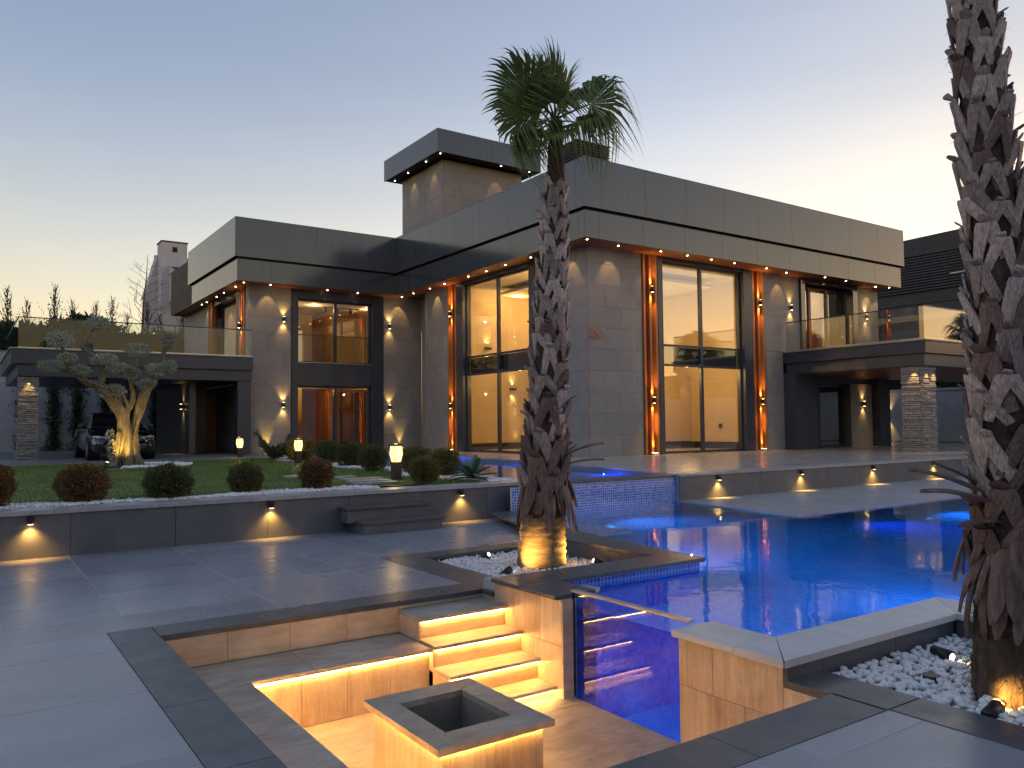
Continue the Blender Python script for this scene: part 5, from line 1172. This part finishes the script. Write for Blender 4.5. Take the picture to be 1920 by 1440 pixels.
limb([(3.62, Y - .12, ZT - .1), (3.70, Y - .15, 1.0), (3.78, Y - .1, 1.6)], [.15, .08, .05], 30, 9, .2); limb([(4.36, Y - .2, ZT - .1), (4.18, Y - .18, .95), (4.12, Y - .12, 1.35)], [.15, .09, .05], 30, 10, .20)
limb([(3.25, Y, 2.88), (3.35, Y - .05, 3.25), (3.12, Y - .1, 3.7), (2.86, Y - .1, 3.98), (2.95, Y - .1, 4.3), (3.14, Y - .1, 4.55)], [.12, .08, .065, .055, .045, .03], 10, 4, .1)
limb([(2.5, Y - .1, 3.25), (2.38, Y - .12, 3.6), (2.32, Y - .12, 4.0)], [.06, .05, .035], 9, 5, .1)
limb([(4.75, Y, 3.25), (4.55, Y - .1, 3.40), (4.3, Y - .12, 3.42)], [.06, .04, .03], 9, 6, .1); limb([(4.1, Y - .1, 3.0), (4.2, Y - .1, 3.45), (4.24, Y - .1, 3.80)], [.05, .04, .025], 8, 7, .1)
limb([(4.02, Y - .1, 2.3), (3.85, Y - .2, 2.65), (3.65, Y - .2, 2.80)], [.05, .035, .025], 8, 8, .1)
pads = [(2.27, 4.15, .34, .22), (3.17, 4.66, .27, .14), (4.24, 3.97, .31, .17), (5.04, 4.25, .15, .22), (2.05, 3.42, .30, .12), (2.75, 3.32, .24, .11), (3.36, 3.66, .30, .13), (2.45, 3.66, .20, .10),
        (3.70, 3.42, .28, .11), (4.02, 3.28, .24, .14), (4.72, 3.40, .26, .15), (5.08, 3.50, .17, .15), (3.62, 2.78, .28, .13), (4.45, 2.98, .24, .10), (2.96, 4.0, .14, .10)]
for i, (x, z, rx, rz) in enumerate(pads):
    v, f = leafcloud(900, ball(rx, rz, .16), .085, .024, 300 + i)
    add('foliage_pad', npmesh('foliage_pad', v, f, 'olive'), ol, (x, Y - .12 + rng.uniform(-.15, .15), z))
for i, (x, y, z, rz) in enumerate(((3.56, Y - .25, 1.1, .26), (3.55, Y - .1, 1.5, .14), (3.35, Y - .2, 2.75, .13))):
    v, f = leafcloud(90, ball(.07, rz, .1), .09, .03, 350 + i); add('sucker_shoots', npmesh('sucker_shoots', v, f, 'olive'), ol, (x, y, z))
tag(MB().lathe([(.95, -.02), (.9, .02), (.05, .05)], (4.0, 25.35, ZT - .035), 26).obj('soil_mound', 'soil', None, True, (4, 25.35, ZT)), 'dark soil round the olive trunk', 'soil', None, 'stuff')
# ------------------------------------------------------------------ parked car under the carport (nose towards the viewer)
M['paint'] = surf('black_car_paint', (.004, .0045, .006), (.006, .0065, .008), 2, rough=(.12, .15), spec=.6, coat=1, shift=False)
M['carglass'] = surf('dark_car_glass', (.004, .005, .006), (.006, .007, .008), 2, rough=(.04, .06), spec=.8, shift=False)
M['tyre'] = surf('tyre_rubber', (.012, .012, .012), (.02, .02, .02), 9, rough=(.7, .85), shift=False)
M['chrome'] = surf('chrome', (.5, .5, .52), (.6, .6, .62), 9, rough=(.08, .12), metal=1, shift=False)
M['hlamp'] = surf('headlamp_glass', (.35, .37, .40), (.6, .62, .66), 30, rough=(.05, .1), spec=.8, shift=False)
M['plate'] = surf('white_number_plate', (.7, .7, .7), (.8, .8, .8), 9, rough=(.4, .5), shift=False)
CX, CY, CZ = 4.62, 29.5, ZT - .005        # nose position
car = tag(empty('parked_car', (CX, CY + 2.4, CZ)), 'black saloon car parked under the carport behind the olive tree', 'car')
CS = 1.12
def cp_(x, s, z): return (CX + x * CS, CY + s * CS, CZ + z * CS)
# body: sections nose to tail: (s, half width, z bottom, z shoulder, z top, top half width)
SEC = [(.00, .62, .34, .52, .60, .50), (.06, .78, .24, .58, .68, .66), (.25, .88, .20, .64, .76, .74), (.6, .92, .19, .70, .84, .78), (1.1, .93, .19, .76, .92, .80), (1.55, .93, .19, .80, .985, .80), (2.4, .93, .19, .82, .99, .84), (3.4, .93, .19, .84, 1.0, .84), (4.1, .92, .20, .88, 1.06, .76), (4.6, .88, .26, .90, 1.06, .70), (4.86, .76, .36, .86, .98, .60)]
b = MB(); k = 12
for s, hw, zb, zs_, zt_, tw in SEC:
    for x, z in ((-hw * .82, zb), (-hw * .96, zb + .10), (-hw, (zb + zs_) / 2), (-hw * .975, zs_), (-tw, zt_ - .035), (-tw * .55, zt_), (tw * .55, zt_), (tw, zt_ - .035), (hw * .975, zs_), (hw, (zb + zs_) / 2), (hw * .96, zb + .10), (hw * .82, zb)): b.v.append(cp_(x, s, z))
for i in range(len(SEC) - 1):
    for j in range(k): b.f.append([i * k + j, i * k + (j + 1) % k, (i + 1) * k + (j + 1) % k, (i + 1) * k + j])
b.f.append(list(range(k))); b.f.append([(len(SEC) - 1) * k + j for j in range(k)][::-1])
body = b.obj('body', 'paint', car, True)
# greenhouse
G = [(1.42, .78, .955, .76, .965), (2.05, .80, .99, .60, 1.40), (2.5, .80, .995, .60, 1.455), (3.2, .80, 1.0, .60, 1.45), (3.7, .78, 1.03, .58, 1.38), (4.25, .74, 1.055, .70, 1.065)]
b = MB()
for s, w0, z0, w1, z1 in G: b.v += [cp_(-w0, s, z0), cp_(-w1, s, z1), cp_(w1, s, z1), cp_(w0, s, z0)]
for i in range(len(G) - 1):
    for j in (0, 2): b.f.append([i * 4 + j, i * 4 + j + 1, (i + 1) * 4 + j + 1, (i + 1) * 4 + j])
b.f.append([1, 2, 6, 5]); b.f.append([17, 18, 22, 21]); b.obj('windows', 'carglass', car)
b = MB()
for s, w1, z1 in ((2.02, .605, 1.395), (2.2, .61, 1.435), (2.6, .615, 1.468), (3.2, .61, 1.462), (3.75, .585, 1.375)): b.v += [cp_(-w1, s, z1 - .01), cp_(-w1 * .6, s, z1 + .012), cp_(w1 * .6, s, z1 + .012), cp_(w1, s, z1 - .01)]
for i in range(4):
    for j in range(3): b.f.append([i * 4 + j, i * 4 + j + 1, (i + 1) * 4 + j + 1, (i + 1) * 4 + j])
b.obj('roof', 'paint', car, True)
for sx in (-1, 1):
    MB().tube([cp_(sx * .79, 1.40, .95), cp_(sx * .61, 2.04, 1.40), cp_(sx * .60, 2.9, 1.46), cp_(sx * .59, 3.72, 1.38), cp_(sx * .72, 4.25, 1.06)], .03, 6).obj('pillar_trim', 'paint', car, True)
    # headlamp
    hl = MB(); hl.v = [cp_(sx * .42, .035, .60), cp_(sx * .44, .05, .69), cp_(sx * .72, .19, .735), cp_(sx * .83, .36, .74), cp_(sx * .85, .30, .66), cp_(sx * .72, .10, .605)]; hl.f = [[0, 1, 2, 5], [5, 2, 3, 4]]; h = hl.obj('headlight', 'hlamp', car)
    for q in (.52, .68): MB().tube([cp_(sx * q, .02 + (q - .5) * .5, .655), cp_(sx * q, .06 + (q - .5) * .5, .655)], .038, 12).obj('lamp_ring', 'chrome', h)
    # grille and intakes
    g = MB(); g.v = [cp_(sx * .04, -.012, .44), cp_(sx * .30, .0, .44), cp_(sx * .34, .01, .60), cp_(sx * .06, -.002, .62)]; g.f = [[0, 1, 2, 3]]; gg = g.obj('grille', 'rubber', car)
    for q in range(6): MB().tube([cp_(sx * (.07 + q * .045), -.02, .45), cp_(sx * (.085 + q * .045), -.012, .60)], .006, 5).obj('grille_bar', 'chrome', gg)
    f = MB(); f.v = [cp_(sx * .46, .03, .28), cp_(sx * .76, .12, .29), cp_(sx * .76, .12, .40), cp_(sx * .46, .02, .38)]; f.f = [[0, 1, 2, 3]]; ff = f.obj('air_intake', 'rubber', car); MB().tube([cp_(sx * .62, .05, .345), cp_(sx * .62, .075, .345)], .04, 12).obj('fog_lamp', 'hlamp', ff)
    m_ = MB(); m_.tube([cp_(sx * .92, 1.72, 1.0), cp_(sx * 1.03, 1.70, 1.04), cp_(sx * 1.08, 1.72, 1.05)], [.03, .075, .05], 8); m_.obj('mirror', 'paint', car, True)
    MB().box(CX + sx * 1.045 - .01, CX + sx * 1.045 + .01, CY + 2.5, CY + 2.72, CZ + .92, CZ + .95).obj('door_handle', 'chrome', car)
    for s in (.88, 3.82):
        wq = MB(); wq.tube([cp_(sx * .93, s, .335), cp_(sx * .70, s, .335)], .335 * CS, 22); wh = wq.obj('wheel', 'tyre', car, True)
        MB().tube([cp_(sx * .935, s, .335), cp_(sx * .925, s, .335)], .235 * CS, 20).obj('rim', 'chrome', wh)
        MB().tube([cp_(sx * .936, s, .335), cp_(sx * .60, s, .335)], .37 * CS, 20, False).obj('wheel_arch', 'rubber', wh)
MB().quad(cp_(-.45, .0, .27), cp_(.45, .0, .27), cp_(.40, -.005, .36), cp_(-.40, -.005, .36)).obj('lower_intake', 'rubber', car)
MB().box(CX - .27, CX + .27, CY - .035, CY - .018, CZ + .40, CZ + .52).obj('number_plate', 'plate', car)
# ------------------------------------------------------------------ boundary, neighbours, background planting
bwl = tag(empty('boundary_wall', (3, 44.6, 0)), 'tall grey rendered boundary wall behind the carport', 'wall')
box('wall', -20, 16, 44.5, 44.8, 0, 5.35, 'plasterL', bwl, .01)
box('wall_lower', -20, 9.5, 44.36, 44.498, .3, 3.9, 'plaster', bwl, .005); box('wall_cap', -20, 16, 44.45, 44.85, 5.352, 5.40, 'plaster', bwl)
def hedge_panel(name, lab, x0, x1, y0, y1, z0, z1, n, seed, mat='turf', L=.12):
    rs_ = np.random.RandomState(seed); o = tag(empty(name, ((x0 + x1) / 2, (y0 + y1) / 2, z0)), lab, 'hedge')
    box('backing', x0, x1, y0, y1, z0, z1, 'soil', o)
    def pl(rs2, n):
        f = rs2.randint(0, 3, n); p = np.stack([rs2.uniform(x0, x1, n), rs2.uniform(y0, y1, n), rs2.uniform(z0, z1, n)], 1); N = np.zeros((n, 3))
        p[f == 0, 2] = z1; N[f == 0] = (0, 0, 1); p[f == 1, 1] = y0; N[f == 1] = (0, -1, 0); p[f == 2, 0] = x0; N[f == 2] = (-1, 0, 0)
        if x1 - x0 > 3: k = f == 2; p[k, 0] = rs2.uniform(x0, x1, k.sum()); p[k, 1] = y0; N[k] = (0, -1, .2)
        if y1 - y0 > 3: k = f == 1; p[k, 1] = rs2.uniform(y0, y1, k.sum()); p[k, 0] = x0; N[k] = (-1, 0, .2)
        return p, N
    v, f = leafcloud(n, pl, L, L * .5, seed); add('foliage', npmesh('foliage', v, f, mat), o)
    o.children[-1].location = -W[o]; return o
hedge_panel('hedge', 'dense green hedge screen on top of the left boundary wall', -12, 15.5, 44.55, 44.75, 5.41, 6.45, 16000, 61)
# climbing columns on the wall under the carport
for i, x in enumerate((2.55, 3.75, 4.75, 6.0, 7.15, 8.25, 9.15)):
    o = tag(empty('climbing_plant', (x, 44.3, ZT)), 'dark climbing plant column on the carport wall, number %s from the pillar' % ['one', 'two', 'three', 'four', 'five', 'six', 'seven'][i], 'climber', 'climbing plants on the carport wall')
    def pl(rs2, n):
        z = rs2.uniform(0, 3.3, n); w_ = .22 + .06 * np.sin(z * 4 + i) + .05 * np.sin(z * 9); p = np.stack([rs2.normal(0, 1, n) * w_ * .8, -np.abs(rs2.normal(0, .10, n)), z], 1); N = np.tile((0, -1, .2), (n, 1)); return p, N
    v, f = leafcloud(1500, pl, .15, .06, 400 + i); add('foliage', npmesh('foliage', v, f, 'hedge'), o, (x, 44.34, ZT))
    MB().tube([(x, 44.3, ZT - .05), (x + .04, 44.3, 2.2), (x, 44.3, 3.8)], .02, 6).obj('stem', 'twig', o)
# mounds of dark shrubbery and conifers behind the wall
for i, (x, y, rx, rz, zc) in enumerate(((-2.5, 50, 2.6, 1.5, 5.7), (2.6, 51, 2.2, 1.4, 6.0), (5.8, 51, 1.9, 1.7, 6.3), (10.5, 52, 3.4, 1.4, 6.0))):
    lab = ['dark rounded tree behind the hedge at the far left', 'dark rounded tree behind the hedge left of the bare tree', 'dark rounded tree behind the hedge below the bare tree', 'dark rounded tree behind the hedge below the neighbour house'][i]
    o = tag(empty('background_tree', (x, y, 0)), lab, 'tree', 'rounded trees behind the hedge'); v, f = leafcloud(5200, ball(rx, rz, .18), .34, .16, 500 + i)
    add('crown', npmesh('crown', v, f, 'hedge'), o, (x, y, zc)); MB().tube([(x, y, 0), (x, y, zc)], [.25, .12], 8).obj('trunk', 'twig', o)
    b = MB(); b.lathe([(.05, -.8), (.55, -.55), (.8, 0), (.55, .55), (.05, .8)], k=12); add('inner_shade', b.raw('inner_shade', 'shrubcore', True), o, (x, y, zc), None, (rx, rx, rz))  # dark solid put inside the crown in place of its inner shade
CON = []
for s in range(4):
    rs_ = np.random.RandomState(70 + s); V, F = [], []; nb = 52
    for i in range(nb):
        t = i / nb; z = .1 + t * .88; a = i * 2.39996 + rs_.uniform(-.3, .3); L = (.46 * (1 - t) ** .9 + .06) * rs_.uniform(.6, 1.15); el = .55 + .5 * t
        d = np.array([math.cos(a) * math.cos(el), math.sin(a) * math.cos(el), math.sin(el)]); p = np.array([0, 0, z])
        for k in range(9):
            q = p + d * L * (k + 1) / 9 + np.array([0, 0, .08 * L * (k / 9) ** 2]); sd = rs_.normal(0, 1, 3); sd -= d * (sd @ d); sd /= np.linalg.norm(sd); e = q + (d * .6 + sd * .8) * L * .30 * (1.05 - k / 9); wv = np.cross(sd, d) * .006
            b = len(V); V += [q - wv * 2, q + wv * 2, e]; F.append([b, b + 1, b + 2])
        wv = np.cross(d, (0, 0, 1)); wv /= np.linalg.norm(wv); b = len(V); V += [p - wv * .006, p + wv * .006, p + d * L]; F.append([b, b + 1, b + 2])
    CON.append(npmesh('needles', np.array(V), F, 'conif'))
cx = [(-.2, 52, 9.3), (1.2, 50.5, 9.0), (2.2, 51, 9.4), (3.15, 52, 8.9), (4.25, 51, 9.75), (5.3, 51.5, 9.1), (6.3, 52, 9.0), (7.1, 51, 9.3), (8.0, 52, 8.5), (9.0, 51, 9.2), (10.0, 52, 8.6), (10.9, 51, 9.1), (11.7, 50, 8.3), (12.7, 50, 8.1), (13.6, 49, 7.9)]
for i, (x, y, zt_) in enumerate(cx):
    o = tag(empty('young_conifer', (x, y, 3.0)), 'feathery young conifer above the hedge, %s from the left' % ['first', 'second', 'third', 'fourth', 'fifth', 'sixth', 'seventh', 'eighth', 'ninth', 'tenth', 'eleventh', 'twelfth', 'thirteenth', 'fourteenth', 'fifteenth'][i], 'conifer', 'row of young conifers behind the hedge')
    hgt = zt_ - 3.0; add('needles', CON[i % 4], o, (x, y, 3.0), (rng.uniform(-.04, .04), rng.uniform(-.04, .04), rng.uniform(0, 6)), (3.6, 3.6, hgt)); MB().tube([(x, y, 0), (x, y, zt_ - .3)], [.05, .012], 6).obj('trunk', 'twig', o)
# bare tree
bt = tag(empty('bare_tree', (8.9, 52, 0)), 'leafless tree against the sky beside the neighbour house', 'tree'); V = MB(); r = random.Random(77)
def grow(p, d, L, rad, lv):
    p = Vector(p); q = p + d * L; md = p.lerp(q, .5) + Vector((r.gauss(0, .05), r.gauss(0, .05), 0)) * L; V.tube([p, md, q], [rad, rad * .85, rad * .65], 5, False)
    if lv == 0: return
    for i in range(r.randint(2, 3) if lv > 1 else 3):
        nd = (d + Vector((r.gauss(0, .55), r.gauss(0, .3), r.gauss(.12, .35)))).normalized(); grow(p.lerp(q, r.uniform(.55, 1)), nd, L * r.uniform(.55, .8), rad * .55, lv - 1)
V.tube([(8.9, 52, 0), (8.95, 52, 7), (9.0, 52, 9.2), (9.15, 52, 10.8), (9.2, 52, 12.2)], [.12, .08, .055, .03, .008], 7)
for k in range(15):
    t = k / 15; z = 7.6 + t * 3.9; a = (-1) ** k; grow((8.95 + .04 * k / 2, 52, z), Vector((a * r.uniform(.5, 1), r.gauss(0, .4), r.uniform(.35, .8))).normalized(), (1.0 - .55 * t), .022 - .009 * t, 3)
V.obj('trunk', 'twig', bt)
# neighbour house on the left
M['nwall'] = surf('neighbour_pale_render', (.52, .50, .51), (.62, .60, .60), 1, rough=(.8, .9), shift=False); M['nroof'] = surf('neighbour_dark_roof', (.03, .033, .04), (.05, .053, .06), 3, rough=(.5, .7), shift=False); M['nstone'] = surf('neighbour_grey_stone', (.09, .088, .085), (.13, .125, .12), 2, rough=(.6, .8), shift=False)
nh = tag(empty('neighbour_house', (12, 58, 0)), 'pale neighbour house with tall chimney and dark sloping roof on the left', 'house')
ch = box('chimney', 10.75, 12.35, 56, 57.4, 0, 13.95, 'nwall', nh, .01); box('chimney_cap', 10.70, 12.40, 55.95, 57.45, 13.955, 14.03, 'nroof', ch); box('chimney_vent', 11.42, 11.72, 55.97, 55.998, 13.3, 13.65, 'recess', ch)
box('wall', 12.36, 22, 57.5, 64, 0, 9.6, 'nstone', nh, .01); box('wall_strip', 12.6, 12.95, 57.3, 57.49, 4, 10, 'nwall', nh); box('wall_strip', 13.7, 13.95, 57.3, 57.49, 4, 10, 'nwall', nh)
MB().prism([(11.3, 54.2), (22, 54.2), (22, 60), (11.3, 60)], 10.0, 11.7).obj('eave_box', 'nroof', nh, loc=(12, 56, 10)); box('eave_side', 11.25, 11.298, 54.2, 60, 9.95, 11.75, 'nwall', nh)
b = MB(); b.quad((11.3, 54.2, 11.75), (22, 54.2, 11.75), (22, 61, 14.0), (11.3, 61, 14.0)); b.quad((11.28, 54.2, 11.75), (11.28, 61, 11.75), (11.28, 61, 14.0)); b.obj('roof', 'nroof', nh)
MB().quad((11.2, 54.1, 11.78), (11.2, 61, 14.0), (11.2, 61, 11.7)).obj('gable', 'nwall', nh)
b = MB(); b.quad((9.9, 57.2, 10.2), (10.74, 57.2, 13.2), (10.74, 58.5, 13.2), (9.9, 58.5, 10.2)); b.quad((9.9, 57.2, 8.0), (10.74, 57.2, 8.0), (10.74, 57.2, 13.2), (9.9, 57.2, 10.2)); b.obj('side_wing', 'nwall', nh)
# right boundary and neighbour
rb = tag(empty('boundary_wall', (42, 22, 0)), 'grey rendered boundary wall behind the right pillar', 'wall')
box('wall', 42, 42.3, -4, 40, 0, 3.25, 'plaster', rb, .01); box('wall_cap', 41.95, 42.35, -4, 40, 3.252, 3.40, 'plaster', rb)
hedge_panel('hedge', 'dense green hedge screen on top of the right boundary wall', 42.02, 42.28, -2, 34, 3.41, 5.0, 16000, 62)
sconce((41.95, 24.6, 1.95), (-1, 0, 0), 'sconce on the right boundary wall behind the house corner', p=60)
MB().box(38.6, 42, 12.3, 40, ZT - .015, ZT + .012).obj('grass_verge', 'grass', None, loc=(40, 20, ZT)); tag(bpy.data.objects['grass_verge'], 'grass verge along the right boundary wall', 'grass', None, 'stuff')
M['nlouvre'] = surf('neighbour_dark_louvre', (.05, .052, .06), (.065, .067, .075), 2, rough=(.6, .8), shift=False)
nr = tag(empty('neighbour_house', (50, 24, 0)), 'dark neighbour house with louvred roof side on the right', 'house')
box('wall', 49.0, 66, 16, 40, 0, 8.9, 'nroof', nr, .02)
box('upper_wall', 49.2, 66, 16.4, 40, 8.95, 10.6, 'nroof', nr, .02); box('upper_slab', 48.2, 66, 15, 40, 6.6, 7.3, 'nroof', nr, .02)
for k in range(13): box('louvre', 49.02, 49.19, 16.4, 40, 9.75 + k * .17, 9.85 + k * .17, 'nlouvre', nr, .01)
b = MB(); b.quad((49.2, 23.2, 13.2), (49.2, 40, 11.6), (60, 40, 11.6), (60, 23.2, 13.2)); b.quad((49.2, 23.2, 12.0), (49.2, 40, 12.0), (49.2, 40, 12.9), (49.2, 23.2, 13.2)); b.obj('roof', 'nroof', nr)
box('roof_parapet', 49.1, 49.19, 23.2, 40, 11.99, 13.1, 'nroof', nr); box('roof_end', 49.1, 60, 22.4, 23.19, 12.2, 13.15, 'nwall', nr); box('balcony_rail', 48.25, 48.3, 15, 30, 7.31, 8.2, 'clear', nr)
box('window', 48.97, 48.998, 25, 27.5, 1, 6.4, 'recess', nr); sconce((48.95, 22.6, 5.9), (-1, 0, 0), 'sconce on the dark neighbour wall seen through the balcony glass', p=60)
# extension cable on the house corner
M['cable'] = surf('orange_cable', (.55, .12, .03), (.65, .16, .05), 5, rough=(.4, .5), shift=False)
ca = tag(empty('orange_cable', (16.5, 19.7, 4.6)), 'thin orange cable hanging in a coil on the house corner', 'cable')
pts = [(16.60 + .05 * math.sin(i * 1.3), 19.73 + .0 * i, 4.45 - i * .19) for i in range(21)]; MB().tube(pts, .008, 5).obj('hanging_cable', 'cable', ca)
for k in range(5):
    pts = [(16.72 + .30 * (k % 2) + (.16 + .02 * k) * math.cos(t * .55 + k), 19.72 - .01 * k, 4.62 + (.13 + .02 * k) * math.sin(t * .55 + k * .7)) for t in range(13)]; MB().tube(pts, .008, 5).obj('coil', 'cable', ca)
# unseen boundary and trees added to block the low horizon glow from reflections
sb = tag(empty('boundary_wall', (10, -13, 0)), 'unseen grey wall added behind the camera to block the horizon glow', 'wall')
box('wall', -20, 26, -13.2, -12.9, 0, 3.0, 'plaster', sb, .01)
hedge_panel('hedge', 'unseen dense hedge added behind the camera to block the horizon glow', -20, 26, -13.15, -12.8, 3.01, 4.6, 5000, 63, 'hedge', .3)
wb_ = tag(empty('boundary_wall', (-18, 15, 0)), 'unseen grey wall added beyond the left edge of the garden to block the horizon glow', 'wall'); box('wall', -18.3, -18, -12, 44, 0, 3.4, 'plaster', wb_, .01)
for i, (x, y, rr, zc) in enumerate(((-16, -21, 6.5, 7), (-6, -23, 7, 8), (4, -22, 3.4, 4), (13, -22, 3.2, 3.8), (21, -20, 3.0, 3.6), (-25, -6, 5.5, 6), (-26, 8, 5.5, 6.5), (-26, 22, 5, 5.5))):
    o = tag(empty('background_tree', (x, y, 0)), 'unseen dark tree added outside the garden to block the horizon glow, number %s round the camera side' % ['one', 'two', 'three', 'four', 'five', 'six', 'seven', 'eight'][i], 'tree', 'unseen trees added outside the garden'); v, f = leafcloud(2500, ball(rr, rr * .8, .2), .6, .3, 600 + i)
    add('crown', npmesh('crown', v, f, 'hedge'), o, (x, y, zc)); MB().tube([(x, y, 0), (x, y, zc)], [.25, .12], 8).obj('trunk', 'twig', o)
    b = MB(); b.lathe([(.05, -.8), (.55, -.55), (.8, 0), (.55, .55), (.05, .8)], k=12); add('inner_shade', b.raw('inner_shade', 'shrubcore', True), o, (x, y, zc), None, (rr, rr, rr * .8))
